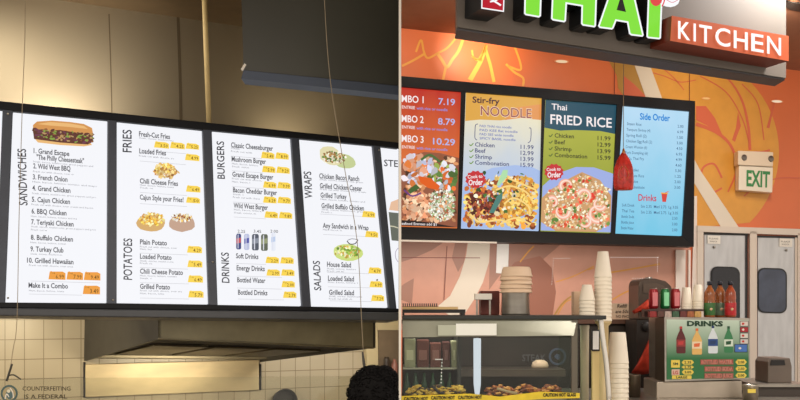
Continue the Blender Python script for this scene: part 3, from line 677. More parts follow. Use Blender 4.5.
# red logo box
lb = empty('logo_box', SP(492, 16), 'small red square logo box with white rim left of the green letters', 'sign')
b = MB(); b.slab(SG, [(481.5, -14), (504.8, -10.4), (504, 12), (481.2, 8.6)], .17, .168, m_ret); b.build('box_return', lb)
b = MB(); b.flat(SG, [(481.5, -14), (504.8, -10.4), (504, 12), (481.2, 8.6)], m_lw, .172); b.flat(SG, [(482.8, -12.6), (503.6, -9.2), (502.9, 10.6), (482.4, 7.4)], glow((186, 24, 44)), .174); b.build('box_face', lb)
b = MB(); b.stroke(SG, [(487, -3), (494, 1), (501, 5.4)], 1.8, m_lw, .176); b.stroke(SG, [(490, 1.8), (496, .4), (499, -3)], 1.4, m_lw, .176); b.build('logo_mark', lb)
# KITCHEN box
kb = empty('sign_box', SP(730, 62), 'orange-brown box sign with white KITCHEN lettering on the fascia', 'sign')
m_kb = mat('terracotta', (232, 112, 68), .5); KQ = [(672, 15.7), (788.7, 36), (788.7, 61), (670.4, 40.7)]
b = MB(); b.slab(SG, KQ, .17, .168, mat('terracotta_dark', (120, 50, 32), .5)); b.build('box_body', kb)
b = MB(); b.slab(SG, KQ, .174, .0035, m_kb); b.build('box_face', kb)
b = MB(); x = 678.2
for ch, wd in zip('KITCHEN', (12, 2.2, 12.6, 15, 14, 12.4, 14)):
    ybase = 38.2+(x-678)*.168
    b.text(SG, ch, x, ybase, wd, 17.6, glow((255, 252, 250), 1.1), .178, .165, .012, res=4); x += wd+3.45
b.build('lettering', kb)
# ---- oval light reflections, painted on the mural as glowing discs
for i, (x, y, l) in enumerate(((561.6, 61.5, 'oval light reflection painted on the orange mural below the green letters'), (777, 101.4, 'oval light reflection painted on the mural above and right of the exit sign'), (706, 98.4, 'faint oval light reflection painted on the mural just right of the screen frame'))):
    r0 = (7.4, 6.4, 4.6)[i]
    b = MB(); blob(b, WR, x, y, r0, r0*.26, mat('reflection_rim', (238, 160, 110), .4), .009, 20, 0, .05)
    o = tag(b.build('oval_reflection'), l, 'reflection'); b = MB(); blob(b, WR, x, y, r0*.8, r0*.19, glow(((246, 212, 170), (250, 222, 190), (248, 196, 120))[i], .9), .011, 20, 0, .05); b.build('lens', o)  # rim and glowing inner oval together paint one reflection
# ---- exit sign
ex = empty('exit_sign', WR.P(756, 191), 'cream EXIT sign with green letters and two lamp heads on the mural', 'exit sign')
m_ex = mat('cream_plastic', (232, 212, 186), .5)
b = MB(); b.slab(WR, [(738.2, 150.6), (773.4, 152), (773, 166.6), (738.2, 164.8)], .12, .11, m_ex); b.build('lamp_housing', ex, bevel=.006)
b = MB(); b.slab(WR, [(739, 165.4), (773, 167.2), (772.4, 192.6), (738.6, 189.8)], .10, .09, mat('cream_face', (238, 226, 206), .5)); b.build('sign_face', ex, bevel=.004)
b = MB(); b.text(WR, 'EXIT', 746.4, 185.6, 23.4, 15.4, mat('exit_green', (60, 138, 78), .5), .102, .065, .03, res=3, lean=.02); b.build('lettering', ex)
for x, y in ((744, 157.6), (770.8, 158.8)):
    b = MB(); p = WR.P(x, y, .12); rr_ = 3.1*p.y/F
    b.tube([p-WR.n*.004, p+WR.n*.008, p+WR.n*.01], [rr_, rr_, rr_*.8], mat('lamp_chrome', (120, 112, 104), .3, .6), 16); b.build('lamp_head', ex)

# ---- menu screens
def sr(y): return .082+(.022-.082)*(y-90)/150.0
scq = {1: [(401.2, 87), (461, 92.3), (457.2, 227.8), (401.2, 226)], 2: [(466, 92.6), (542, 98.4), (539, 230.6), (461, 228)],
       3: [(545.6, 99.6), (617, 105.2), (611, 232.8), (540.4, 230.8)], 4: [(623, 106.2), (689.8, 111.8), (682.4, 235.6), (615.4, 233.2)]}
fr_ = empty('screen_frame', SCR.P(550, 246), 'long black frame around the four lit menu screens', 'screen frame')
b = MB()
b.slab(SCR, [(401, 76), (480, 83), (695.2, 101), (689.8, 111), (623, 105.4), (617, 104.4), (545.6, 98.8), (542, 97.6), (466, 91.8), (461, 91.5), (401, 86.4)], .03, .16, m_black)
b.slab(SCR, [(401, 226.6), (457, 228.4), (539, 231.2), (611, 233.4), (682.4, 236.2), (693.8, 246.6), (660, 245.6), (540, 243), (401, 240)], .03, .16, mat('frame_grey', (30, 28, 27), .5, spec=.2))
b.slab(SCR, [(689.9, 110.9), (695.2, 101), (693.8, 246.6), (682.5, 236)], .03, .16, m_black)
for i in (1, 2, 3):
    l = scq[i]; r = scq[i+1]; b.slab(SCR, [(l[1][0]+.1, l[1][1]-2), (r[0][0]-.1, r[0][1]-2), (r[3][0]-.1, r[3][1]+2), (l[2][0]+.1, l[2][1]+2)], .028, .15, m_black)
b.build('frame', fr_)
b = MB(); b.slab(SCR, [(401, 78), (692, 102.5), (691, 245), (401, 239)], -.11, .03, m_black); b.build('backing', fr_)
b = MB(); b.slab(SCR, [(401, 239.6), (497, 241.8), (497, 243.4), (401, 241.4)], .05, .03, mat('lip_highlight', (200, 190, 178), .3, .6)); b.build('frame_highlight', fr_)  # pale strip painted for a light highlight below the frame
SL = {1: 'combo prices menu screen, red-orange at the left end', 2: 'stir-fry noodle menu screen with a gold header', 3: 'Thai fried rice menu screen with a dark teal header', 4: 'pale blue side order and drinks menu screen at the right end'}
scm = {1: glow_ramp('screen_red', (222, 120, 62), (190, 52, 40), .35, 1), 2: glow_ramp('screen_sky', (176, 200, 236), (236, 226, 190), .2, .9), 3: glow_ramp('screen_olive', (150, 160, 60), (176, 178, 70), .3, .8), 4: glow_ramp('screen_blue', (120, 200, 230), (184, 220, 244), .0, 1)}
ST = {}
for i in (1, 2, 3, 4):
    q = scq[i]
    b = MB(); b.slab(SCR, q, 0, .05, scm[i]); ST[i] = b.build('menu_screen', fr_, label=SL[i])
W1 = glow((246, 236, 236)); BLU = glow((130, 150, 226)); LBL = glow((176, 186, 236))
def clampx(lo, hi): return lambda x, y: True
# screen 1
for k, (n_, pr, x0) in enumerate((('1', '7.19', 438.5), ('2', '8.79', 438), ('3', '10.29', 433))):
    y = 101.8+k*19.9
    b = MB(); b.text(SCR, 'MBO '+n_, 401.6, y, 22, 6.8, W1, .003, .06, .014, res=3); b.build('item_name', ST[1]); b = MB(); b.text(SCR, pr, x0, y+2.6, 455-x0, 6.4, LBL, .003, .06, .012, res=3); b.build('price_lettering', ST[1])
    b = MB(); b.text(SCR, 'ENTREE', 402, y+6.6, 13, 3, W1, .003, .06, .006); b.text(SCR, 'with rice or noodle', 416.5, y+7.6, 31, 2.8, BLU, .003, .06, .01); b.build('small_print', ST[1])
def inq(q, mx=1.0):
    def f(x, y):
        yt = q[0][1]+(q[1][1]-q[0][1])*(x-q[0][0])/(q[1][0]-q[0][0]); yb = q[3][1]+(q[2][1]-q[3][1])*(x-q[3][0])/(q[2][0]-q[3][0])
        t = (y-yt)/(yb-yt); xl = q[0][0]+(q[3][0]-q[0][0])*t; xr = q[1][0]+(q[2][0]-q[1][0])*t
        return xl+mx < x < xr-mx and yt+mx < y < yb-mx
    return f
f1 = inq(scq[1], 3)
b = MB(); b.flat(SCR, [(401.3, 164), (410, 156), (424, 152), (440, 153), (459.2, 158), (457.4, 227), (401.3, 225.4)], glow((150, 90, 66)), .002)
lim = lambda y0, y1, q_: (lambda x, y: y0 < y < y1 and inq(q_, 3)(x, y))
scatter(b, SCR, 428, 192, 40, 40, [(168, 100, 66), (220, 150, 100), (236, 190, 150), (90, 60, 44)], 220, 4.5, .0024, lim(156, 224, scq[1]))
scatter(b, SCR, 416, 170, 18, 14, [(224, 214, 220), (196, 200, 226), (222, 124, 60), (212, 150, 120)], 46, 6, .0060, lim(154, 190, scq[1]), asp=.5)
scatter(b, SCR, 444, 178, 16, 14, [(214, 214, 222), (224, 110, 50), (150, 170, 80), (90, 120, 60)], 40, 5.6, .0060, lim(162, 190, scq[1]), asp=.5)
scatter(b, SCR, 416, 206, 16, 14, [(238, 178, 140), (226, 150, 110), (250, 206, 170)], 70, 4, .0066, lim(192, 222, scq[1]))
scatter(b, SCR, 442, 205, 14, 16, [(236, 230, 210), (200, 210, 180), (150, 176, 120), (244, 240, 226)], 160, 2, .0066, lim(186, 224, scq[1]))
b.stroke(SCR, [(404, 190), (412, 196), (421, 193)], 1.6, glow((110, 60, 130)), .0095); b.stroke(SCR, [(421, 160), (430, 155), (440, 162)], 2.5, glow((80, 110, 60)), .0095)
b.flat(SCR, [(418, 176), (430, 178), (440, 186), (438, 190), (428, 188), (420, 182)], glow((226, 96, 30)), .0095); b.flat(SCR, [(408, 190), (416, 184), (420, 188), (410, 194)], glow((70, 100, 50)), .0096)
b.flat(SCR, [(401.3, 220), (420, 221.4), (432, 222.8), (457.3, 227.4), (401.3, 225.6)], glow((40, 26, 24)), .0098)
b.build('food_picture', ST[1])
b = MB(); b.text(SCR, 'eafood Entrees add $1', 401.6, 224.6, 35, 2.6, W1, .0110, .03, .012); b.build('small_print', ST[1])
# screen 2
b = MB(); b.flat(SCR, [(466.1, 92.7), (541.9, 98.5), (541.2, 120), (520, 118), (500, 120.4), (480, 119.6), (465.2, 121)], glow((222, 166, 72)), .002); b.flat(SCR, [(512, 108), (541.5, 104), (541.2, 120), (520, 118), (505, 120)], glow((226, 150, 84)), .0023)
b.build('header_band', ST[2])
b = MB(); b.text(SCR, 'Stir-fry', 472.5, 102.4, 27, 6, glow((70, 36, 50)), .004, .07, .022, res=3); b.build('heading', ST[2]); b = MB(); b.text(SCR, 'NOODLE', 480.4, 115.2, 51.6, 9.6, glow((244, 220, 186)), .004, .065, .035, res=3); b.text(SCR, 'NOODLE', 480.8, 115, 50.8, 9.2, glow((150, 72, 76)), .0045, .065, .004, res=3); b.build('heading', ST[2])
NV = glow((64, 70, 120))
for k, (n_, p_) in enumerate((('Chicken', '11.99'), ('Beef', '12.99'), ('Shrimp', '13.99'), ('Combonation', '15.99'))):
    y = 146.4+k*6; b = MB(); b.text(SCR, n_, 475, y, (19.6, 10.6, 17, 34)[k], 4.2, NV, .004, .05, .014); b.build('item_name', ST[2]); b = MB(); b.text(SCR, p_, 520.6, y+2.4, 13, 4.2, NV, .004, .05, .010); b.build('price_lettering', ST[2]); b = MB()
    b.stroke(SCR, [(469.5, y-2), (471, y-.8), (473.4, y-3.2)], 1, glow((110, 150, 60)), .004); b.build('check_mark', ST[2])
for k in range(4): b = MB(); b.text(SCR, ('PAD THAI rice noodle', 'PAD KEE flat noodle', 'PAD SEE wide noodle', 'SPICY BASIL noodle')[k], 479.6, 127+k*4.1, (32, 38, 34, 36)[k], 2.4, glow((96, 110, 180)), .004, .05, .01); b.build('small_print', ST[2])
b = MB()
b.stroke(SCR, [(478, 124), (475.6, 125), (475, 131), (475, 138), (477, 140)], .7, NV, .004); b.build('bracket', ST[2]); b = MB(); b.stroke(SCR, [(529, 128), (531, 129), (530.6, 140), (528, 143)], .7, NV, .004)
b.build('bracket', ST[2])
b = MB(); q = scq[2]
b.flat(SCR, [(463.4, 186), (474, 176), (492, 168), (515, 165), (532, 167), (540.4, 171), (539.2, 230.2), (461.2, 227.6)], glow((168, 190, 232)), .002)
L2 = lim(172, 228, q)
scatter(b, SCR, 500, 204, 44, 36, [(226, 156, 60), (196, 106, 48), (140, 70, 34), (246, 196, 100), (250, 210, 120)], 300, 4.2, .0023, lambda x, y: L2(x, y) and y > 176+abs(x-505)*.25)
scatter(b, SCR, 520, 196, 20, 20, [(246, 206, 110), (232, 172, 70), (196, 130, 50)], 120, 3.5, .0085, L2, asp=.3)
scatter(b, SCR, 484, 204, 18, 14, [(110, 46, 34), (150, 60, 44), (80, 40, 30), (176, 90, 60)], 90, 3.2, .0085, L2)
scatter(b, SCR, 490, 200, 26, 22, [(240, 226, 200), (226, 204, 160)], 14, 3.2, .0109, L2, asp=.3)
scatter(b, SCR, 508, 188, 30, 26, [(70, 110, 50), (50, 80, 40), (240, 230, 200)], 26, 3.2, .0112, L2, asp=.3)
for pts in ([(496, 190), (510, 186), (526, 192), (534, 204)], [(504, 204), (514, 198), (528, 206), (530, 216)], [(470, 214), (480, 222), (500, 220), (512, 226)], [(500, 224), (516, 218), (530, 224)], [(508, 178), (522, 184), (536, 190)]): b.stroke(SCR, pts, 1.8, glow((250, 214, 130)), .0120)
b.stroke(SCR, [(486, 196), (484, 206)], .1, W1, .012); b.flat(SCR, [(496.5, 185), (503, 170), (508, 170), (507, 177), (499, 186)], glow((176, 222, 170)), .0124)
b.flat(SCR, [(489, 213), (497, 196), (503, 192), (502, 199), (494, 213)], glow((80, 130, 120)), .0124)
b.build('food_picture', ST[2])
def badge(i, x, y, r):
    b = MB(); pts = []
    for k in range(24):
        a = 2*math.pi*k/24; rr_ = r*(1 if k % 2 else .86); pts.append((x+rr_*math.cos(a), y+rr_*.86*math.sin(a)))
    b.flat(SCR, pts, glow((200, 52, 56)), .0130); b.text(SCR, 'Cook to', x-r*.74, y-.8, r*1.4, r*.32, W1, .0135, -.06, .02); b.text(SCR, 'Order', x-r*.66, y+r*.55, r*1.35, r*.52, W1, .0135, -.04, .03)
    b.build('order_badge', ST[i])
badge(2, 475.5, 179.4, 10.6)
# screen 3
b = MB(); b.flat(SCR, [(545.7, 99.8), (616.9, 105.3), (615.4, 134), (600, 131), (575, 130), (560, 130.6), (544.4, 127.6)], glow((34, 78, 96)), .002); b.build('header_band', ST[3])
b = MB(); b.text(SCR, 'Thai', 551.6, 109.4, 15.4, 6, W1, .004, .07, .012, res=3); b.build('heading', ST[3]); b = MB(); b.text(SCR, 'FRIED RICE', 550.4, 123.6, 61.4, 9.4, W1, .004, .065, .014, res=3); b.build('heading', ST[3])
DK = glow((50, 50, 40))
for k, (n_, p_) in enumerate((('Chicken', '11.99'), ('Beef', '12.99'), ('Shrimp', '13.99'), ('Combonation', '15.99'))):
    y = 137.4+k*6.5; b = MB(); b.text(SCR, n_, 554.6, y, (19.4, 10.6, 17, 32.6)[k], 4.2, DK, .004, .05, .014); b.build('item_name', ST[3]); b = MB(); b.text(SCR, p_, 597.6, y+2.6, 13, 4.2, DK, .004, .05, .012); b.build('price_lettering', ST[3]); b = MB()
    b.stroke(SCR, [(549, y-2), (550.4, y-.8), (552.6, y-3.2)], 1, glow((90, 110, 50)), .004); b.build('check_mark', ST[3])
b = MB(); q = scq[3]
b.flat(SCR, [(542.6, 186), (556, 174), (576, 167), (594, 167.4), (613.8, 174), (611.2, 232.4), (540.8, 230.4)], glow((160, 176, 228)), .002)
b.flat(SCR, [(541.8, 198), (550, 190), (570, 178), (582, 172), (600, 180), (611.4, 196), (610.6, 222), (596, 232), (556, 231), (541, 222)], glow((206, 158, 110)), .0023)
L3 = lim(174, 230, q); LL = lambda x, y: L3(x, y) and y > 174+abs(x-583)*.5
scatter(b, SCR, 578, 206, 40, 34, [(246, 226, 190), (236, 196, 140), (206, 156, 104), (250, 240, 216)], 420, 2, .0026, LL)
scatter(b, SCR, 578, 206, 38, 30, [(226, 66, 50), (220, 84, 50), (90, 130, 60), (120, 150, 70), (240, 120, 90)], 70, 2.8, .0112, LL)
for cx_, cy_, a0, r_ in ((563, 211, 0, 6.5), (598, 214, 1.4, 8), (566, 186, 2.4, 5.5), (584, 196, 3.6, 6), (600, 204, .4, 5.5), (552, 202, 4, 4.6), (585, 221, 5, 5.5)):
    ar = [(cx_+r_*math.cos(a0+t*.75), cy_+r_*math.sin(a0+t*.75)) for t in range(6)]; b.stroke(SCR, ar, (5.4, 2), glow((246, 176, 150)), .0127); b.stroke(SCR, ar, (2, 1), glow((252, 224, 208)), .0129)
b.build('food_picture', ST[3]); badge(3, 554, 172, 10)
# screen 4
b = MB(); b.text(SCR, 'Side Order', 640, 119.4, 30, 6.4, glow((20, 132, 214)), .004, .06, .024, res=3); b.build('heading', ST[4]); b = MB(); b.text(SCR, 'Drinks', 638.4, 200.6, 18, 6.6, glow((206, 44, 70)), .004, .035, .014, res=3)
b.build('heading', ST[4]); T4 = glow((70, 104, 140))
names = ('Steam Rice', 'Tempura Shrimp (4)', 'Spring Roll (2)', 'Chicken Egg Roll (2)', 'Cream Wonton (6)', 'Pork Dumpling (6)', 'Tofu, Thai Fry', 'Soup', 'Vegetables', 'Substitute Rice', 'Fried Rice', 'Small Substitute')
for k, n_ in enumerate(names): b = MB(); b.text(SCR, n_, 627-k*.35, 125+k*5.75, 3+len(n_)*1.15, 2.8, T4, .004, .055-.003*k, .006); b.build('item_name', ST[4]); b = MB(); b.text(SCR, ('2.00', '6.99', '1.50', '3.00', '4.50', '6.95', '4.99', '4.60', '5.30', '1.25', '2.00', '3.00')[k], 677.6-k*.3, 127.6+k*5.55, 6, 2.8, T4, .004, .05, .006); b.build('price_lettering', ST[4])
for k, n_ in enumerate(('Soft Drink', 'Thai Tea', 'Bottle Soda', 'Bottle Juice', 'Bottle Water')):
    b = MB(); b.text(SCR, n_, 622-k*.2, 206.4+k*5.7, 12.4, 2.8, T4, .004, .03, .006); b.build('item_name', ST[4]); b = MB()
    if k < 2: b.text(SCR, 'Sm 2.35  Med 2.75  Lg 3.05', 641, 207.6+k*5.8, 37, 2.8, T4, .004, .03, .006)
    else: b.text(SCR, ('2.50', '3.00', '2.00')[k-2], 672, 208+k*5.8, 5.4, 2.8, T4, .004, .03, .006)
    b.build('price_lettering', ST[4])
b = MB(); b.flat(SCR, [(661.4, 193.4), (667.4, 193.8), (666, 202), (662.4, 201.8)], glow((214, 70, 60)), .004); b.stroke(SCR, [(661, 193), (668, 193.6)], 1.2, glow((240, 170, 70)), .005); b.stroke(SCR, [(665, 193), (668.6, 191.4)], .8, glow((230, 90, 80)), .005); b.build('cup_picture', ST[4])

# ---- hanging red ornament
LY = 5.6
orn = empty('hanging_ornament', at(623.5, 190, LY), 'red pointed hanging ornament on a string in front of the pale blue screen', 'ornament')
def rot_prof(px, Y, prof, m, seg, flute=0.0):
    b_ = MB(); c_ = at(px, 0, Y); rings = []
    for r, y in prof:
        z = at(0, y, Y).z; rings.append([b_.bm.verts.new((c_.x+(r*(1+flute*math.cos(8*2*math.pi*i/seg)))*Y/F*math.cos(2*math.pi*i/seg), Y+(r*(1+flute*math.cos(8*2*math.pi*i/seg)))*.6*Y/F*math.sin(2*math.pi*i/seg), z)) for i in range(seg)])
    k_ = b_.mi(m)
    for a, c in zip(rings, rings[1:]):
        for i in range(seg): f = b_.bm.faces.new([a[i], c[i], c[(i+1) % seg], a[(i+1) % seg]]); f.material_index = k_; f.smooth = True
    b_.bm.faces.new(rings[0]); b_.bm.faces.new(rings[-1][::-1]); return b_
m_red = mat('red_lacquer', (206, 46, 34), .35, noise=.35, nscale=30)
rot_prof(623.6, LY, [(.8, 151), (3.4, 155), (6.8, 161), (8.8, 167), (9.6, 174), (9.8, 182), (9.4, 188), (8.4, 190)], m_red, 48, .035).build('ornament_body', orn)
b = MB(); b.plathe(623.6, LY, [(0, 148), (1, 149), (1.6, 152), (1.4, 154.2), (0, 155)], mat('gold_cap', (190, 120, 60), .4, .5)); b.build('cap', orn)
b = MB(); c_ = at(0, 0, LY)
for s_ in (-1, 1):
    pts = [at(623.6+s_*x, y, LY-.036) for x, y in ((1, 166), (4, 170), (5.2, 175), (3, 180), (1, 177))]; b.tube(pts, .002, mat('gold_thread', (214, 130, 70), .4), 5)
b.build('thread_pattern', orn)
b = MB(); t_ = at(623.8, 60, LY); t_.z = CEIL; b.tube([t_, at(623.4, 148.5, LY)], .0022, m_wire, 6); b.build('string', orn)

# ---- doors
def rrect(x0, y0, x1, y1, r, s=0.0, n=5):
    pts = []
    for cx_, cy_, a0 in ((x1-r, y0+r, -90), (x1-r, y1-r, 0), (x0+r, y1-r, 90), (x0+r, y0+r, 180)):
        for k in range(n+1):
            a = math.radians(a0+90*k/n); px = cx_+r*math.cos(a); pts.append((px, cy_+r*math.sin(a)+s*(px-x0)))
    return pts
b = MB(); BOT = 470
m_fr = mat('door_frame', (222, 208, 192), .45, .1)
b.slab(WR, [(697.5, 225.6), (830, 230), (830, 236.4), (697.5, 231.6)], .05, .045, m_fr)
for x0, x1 in ((697.5, 703.6), (750, 757)): b.slab(WR, [(x0, 231), (x1, 231.6), (x1, BOT), (x0, BOT)], .05, .045, m_fr)
b.slab(WR, [(798, 233), (808, 233.4), (808, BOT), (798, BOT)], .05, .045, m_fr)
struct(b.build('trim_1'))
m_dk = mat('dark_window', (34, 34, 40), .12, noise=.2, nscale=3); m_bw = mat('bluish_window', (70, 78, 96), .15, noise=.3, nscale=4)
for k, (x0, x1, y0, wq, sg, dm) in enumerate(((704.4, 747.4, 232.6, (712.2, 267.6, 738.6, 326), (707.6, 235.4, 720.4, 243.6), m_dk), (757.8, 797, 235.4, (758.8, 269, 785.6, 311.4), (779.6, 238.4, 792.4, 246.6), m_bw))):
    d_ = bpy.data.objects.new('door_%d' % (k+1), None); C.objects.link(d_); d_.location = WR.P((x0+x1)/2, BOT); struct(d_)
    b = MB(); b.slab(WR, [(x0, y0), (x1, y0+1), (x1, BOT), (x0, BOT)], .035, .03, m_door); b.build('door_leaf', d_)
    b = MB(); b.slab(WR, [(x0-.6, y0), (x1+.6, y0+1), (x1+.6, y0+3), (x0-.6, y0+2)], .042, .006, m_dark); 
    b.slab(WR, [(x1-1.8, y0+2), (x1+.4, y0+2), (x1+.4, BOT), (x1-1.8, BOT)], .042, .006, m_dark if k == 0 else m_fr); b.build('door_seal', d_)
    b = MB(); b.slab(WR, rrect(wq[0]-1.4, wq[1]-1.4, wq[2]+1.4, wq[3]+1.4, 7.2, .03), .044, .008, mat('window_gasket', (24, 24, 26), .5)); g_ = b.build('door_window', d_)
    b = MB(); b.slab(WR, rrect(*wq, 6, .03), .047, .004, dm); b.build('pane', g_)
    b = MB(); b.slab(WR, [(sg[0], sg[1]), (sg[2], sg[1]+.4), (sg[2], sg[3]+.4), (sg[0], sg[3])], .044, .008, m_white); p_ = b.build('door_notice', d_)
    b = MB(); b.text(WR, 'PLEASE', sg[0]+1.6, sg[1]+3.8, 9, 1.5, GRY if False else mat('grey_ink', (120, 116, 112), .6), .046, .03); b.text(WR, 'KNOCK', sg[0]+2.4, sg[1]+6.6, 7.4, 1.5, mat('grey_ink', (120, 116, 112), .6), .046, .03); b.build('lettering', p_)
    b = MB(); p = WR.P((sg[0]+sg[2])/2-.2, sg[3]+3.6, .035); b.tube([p, p+WR.n*.012], .012, m_st, 10); b.build('latch', d_)
# white tiled strips left of the doors
b = MB(); m_wt = mat('white_panel', (240, 226, 214), .4)
b.slab(WR, [(694.3, 196), (697, 196), (697, 330), (691, 330)], .03, .025, m_wt); struct(b.build('trim_2'))
b = MB(); b.slab(WR, [(676, 250), (685.6, 250), (685, 330), (675.6, 330)], .03, .025, m_wt); struct(b.build('trim_3'))
b = MB(); b.slab(WR, [(688.6, 250), (690.8, 250), (690.4, 330), (688.4, 330)], .03, .025, m_wt); struct(b.build('trim_4'))

# ---- back counter (dark) below mural
b = MB(); bt = at(0, 319, 6.6).z
b.box((.02, 6.35, 0), (1.88, 6.85, bt-.03), mat('back_counter_dark', (66, 56, 48), .5, noise=.25, nscale=3)); b.box((.012, 6.3, bt-.03), (1.92, 6.88, bt), mat('back_counter_top', (120, 84, 66), .4))
tag(b.build('back_counter'), 'dark back counter along the wall behind the glass food case', 'counter')
# ---- front counter
CT = at(0, 398.5, 5.2).z
b = MB(); b.box((.012, 4.5, CT-.05), (4.2, 5.9, CT), m_st); b.box((.02, 4.62, 0), (4.15, 5.85, CT-.05), m_hood_d)
tag(b.build('service_counter'), 'steel service counter under the food case and the drinks cabinet', 'counter')

# ---- food case
FY = 4.62
case = empty('food_display_case', V(at(500, 0, FY).x, FY, CT), 'glass-fronted food display case on the counter, yellow tape along its bottom', 'display case')
zt3 = at(0, 315.4, FY).z; xr = at(605.6, 0, FY).x; zb = CT
mt = mat('case_black', (40, 42, 38), .35)
b = MB(); b.box((.012, FY-.02, at(0, 319.4, FY).z), (xr, FY+.62, zt3), mt); b.build('top_shelf', case, bevel=.003)
b = MB(); a = at(402, 320, FY); c2 = at(577, 336, FY)
b.prism([V(.013, FY, at(0, 319.4, FY).z), V(at(577, 0, FY).x, FY, at(0, 319.4, FY).z), V(at(571, 0, FY+.05).x, FY-.02, at(0, 335.6, FY-.02).z), V(.013, FY-.02, at(0, 337.4, FY-.02).z)], V(0, .012, 0), mat('header_glass', (146, 146, 128), .18, .2, noise=.08)); b.build('header_panel', case)
b = MB(); b.box((.014, FY, zb), (at(571, 0, FY).x, FY+.006, at(0, 337.6, FY).z), glass('case_glass', (244, 247, 244), .022)); b.build('front_glass', case)
xg = at(577, 0, FY).x
b = MB(); b.box((xg+.004, FY+.01, zb), (xg+.01, FY+.58, at(0, 319.6, FY).z), glass('case_glass2', (226, 236, 226), .04)); b.build('end_glass', case)
b = MB(); b.box((at(571.4, 0, FY).x, FY-.004, zb), (xg+.002, FY+.014, at(0, 320, FY).z), mat('case_post', (110, 104, 92), .35, .6)); b.build('corner_post', case)
b = MB(); b.box((.013, FY+.585, zb), (xr-.15, FY+.60, at(0, 320, FY).z), mat('case_back', (56, 44, 40), .4, noise=.35, nscale=5)); b.build('back_panel', case)
zs = at(0, 369.6, FY+.3).z
b = MB(); b.box((at(459, 0, FY+.3).x, FY+.3, at(0, 376.5, FY+.3).z), (xg-.004, FY+.58, zs), mat('case_shelf', (92, 80, 72), .35, .3)); b.build('shelf', case)
b = MB(); b.box((.016, FY+.25, at(0, 369.4, FY+.25).z), (at(458, 0, FY+.25).x, FY+.56, at(0, 367.8, FY+.25).z), mat('shelf_steel', (178, 176, 160), .3, .5)); b.build('shelf', case)
b = MB(); b.box((at(457.6, 0, FY+.2).x, FY+.2, zb), (at(461, 0, FY+.2).x, FY+.58, at(0, 336, FY+.2).z), mat('divider', (50, 50, 50), .4)); b.build('divider', case)
# caution tape
TP = Plane(V(0, FY-.012, 1.2), V(0, -1, 0)); m_tp = mat('yellow_tape', (232, 204, 52), .5, noise=.1, nscale=20)
b = MB(); b.prism([TP.P(401.4, 396), TP.P(430, 395), TP.P(470, 393.6), TP.P(500, 396.6), TP.P(540, 391.6), TP.P(579.6, 393), TP.P(579.6, 398), TP.P(540, 399), TP.P(500, 402), TP.P(401.4, 402)], V(0, -.004, 0), m_tp); tape = b.build('warning_tape', case, label='yellow tape with black lettering')
b = MB()
for x, y in ((404, 400.4), (431, 399.4), (458, 399), (543, 396.6)): b.text(TP, 'CAUTION HOT' if x < 500 else 'CAUTION HOT GLASS', x, y, 24 if x < 500 else 33, 3.2, mat('tape_ink', (44, 36, 14), .6), .006, -.01, .05)
b.build('lettering', tape)
# white reflection in the case, built as an upright glowing tube
lp = empty('case_reflection', at(477, 398, FY+.1), 'bright white upright reflection, built as a glowing tube inside the food case', 'white reflection')
b = MB(); b.plathe(477.2, FY+.1, [(0, 338), (3.6, 338.4), (3.8, 341), (3.6, 384), (2.6, 392), (1.8, 398), (0, 398)], glow((226, 232, 244), 1.0), 12); b.build('tube', lp)
b = MB(); b.pbox(456, 323.6, 496.6, 335.4, FY-.03, .008, mat('reflection_white', (248, 250, 242), .4)); b.pbox(438, 325, 456, 335.6, FY-.03, .008, mat('pale_panel', (190, 194, 174), .4))
b.build('header_reflection', case, label='bright white reflection painted as a strip')  # white strip paints a reflection on the header panel
# contents on left shelf
rr2 = random.Random(3); 
for k, (x0, x1, y0, cl, lb_) in enumerate(((404.5, 415.5, 338, (176, 178, 146), 'pale green carton at the left end of the case shelf'), (417, 429, 339, (116, 62, 54), 'maroon carton next to the pale green carton in the case'), (430.4, 441, 342, (128, 74, 66), 'dull red carton in the middle of the case shelf'), (442.6, 450, 341, (104, 58, 56), 'dark red carton near the right of the case shelf'), (451.4, 457.2, 340, (182, 184, 150), 'pale carton at the right end of the case shelf'))):
    b = MB(); Yk = FY+.3; b.pbox(x0, y0+1, x1, 367.2, Yk, .12, mat('carton_%d' % k, cl, .5, noise=.15, nscale=20)); o = tag(b.build('carton', bevel=.003), lb_, 'carton', 'cartons on the left case shelf')
    b = MB(); b.pbox(x0+2, 350, x1-2, 360, Yk-.002, .002, mat('carton_label_%d' % k, tuple(min(255, c_+50) for c_ in cl), .5)); b.build('carton_label', o)
for k in range(6):
    x = 407+k*8.6; b = MB(); g_ = mat('green_glass', (46, 84, 56), .2)
    b.plathe(x, FY+.32, [(0, 373), (1.5, 373), (1.5, 377.4), (3.4, 380.6), (3.4, 394), (0, 394)], g_, 12); o = tag(b.build('green_bottle'), 'green bottle in the dark row below the left case shelf', 'bottle', 'green bottles low in the case')
    # bottle rests on counter
    o.scale = (1, 1, (o.location.z+(at(0, 373, FY+.32).z-o.location.z)-CT)/(at(0, 373, FY+.32).z-at(0, 394, FY+.32).z)); o.location.z = CT
b = MB(); b.plathe(540, FY+.42, [(0, 360.8), (4, 361.2), (7.4, 363.4), (8.6, 366.8), (8.2, 369), (0, 369.4)], mat('bun', (226, 196, 170), .7, noise=.08)); o = tag(b.build('bun'), 'pale round bun on the case shelf', 'bun'); o.location.z = zs
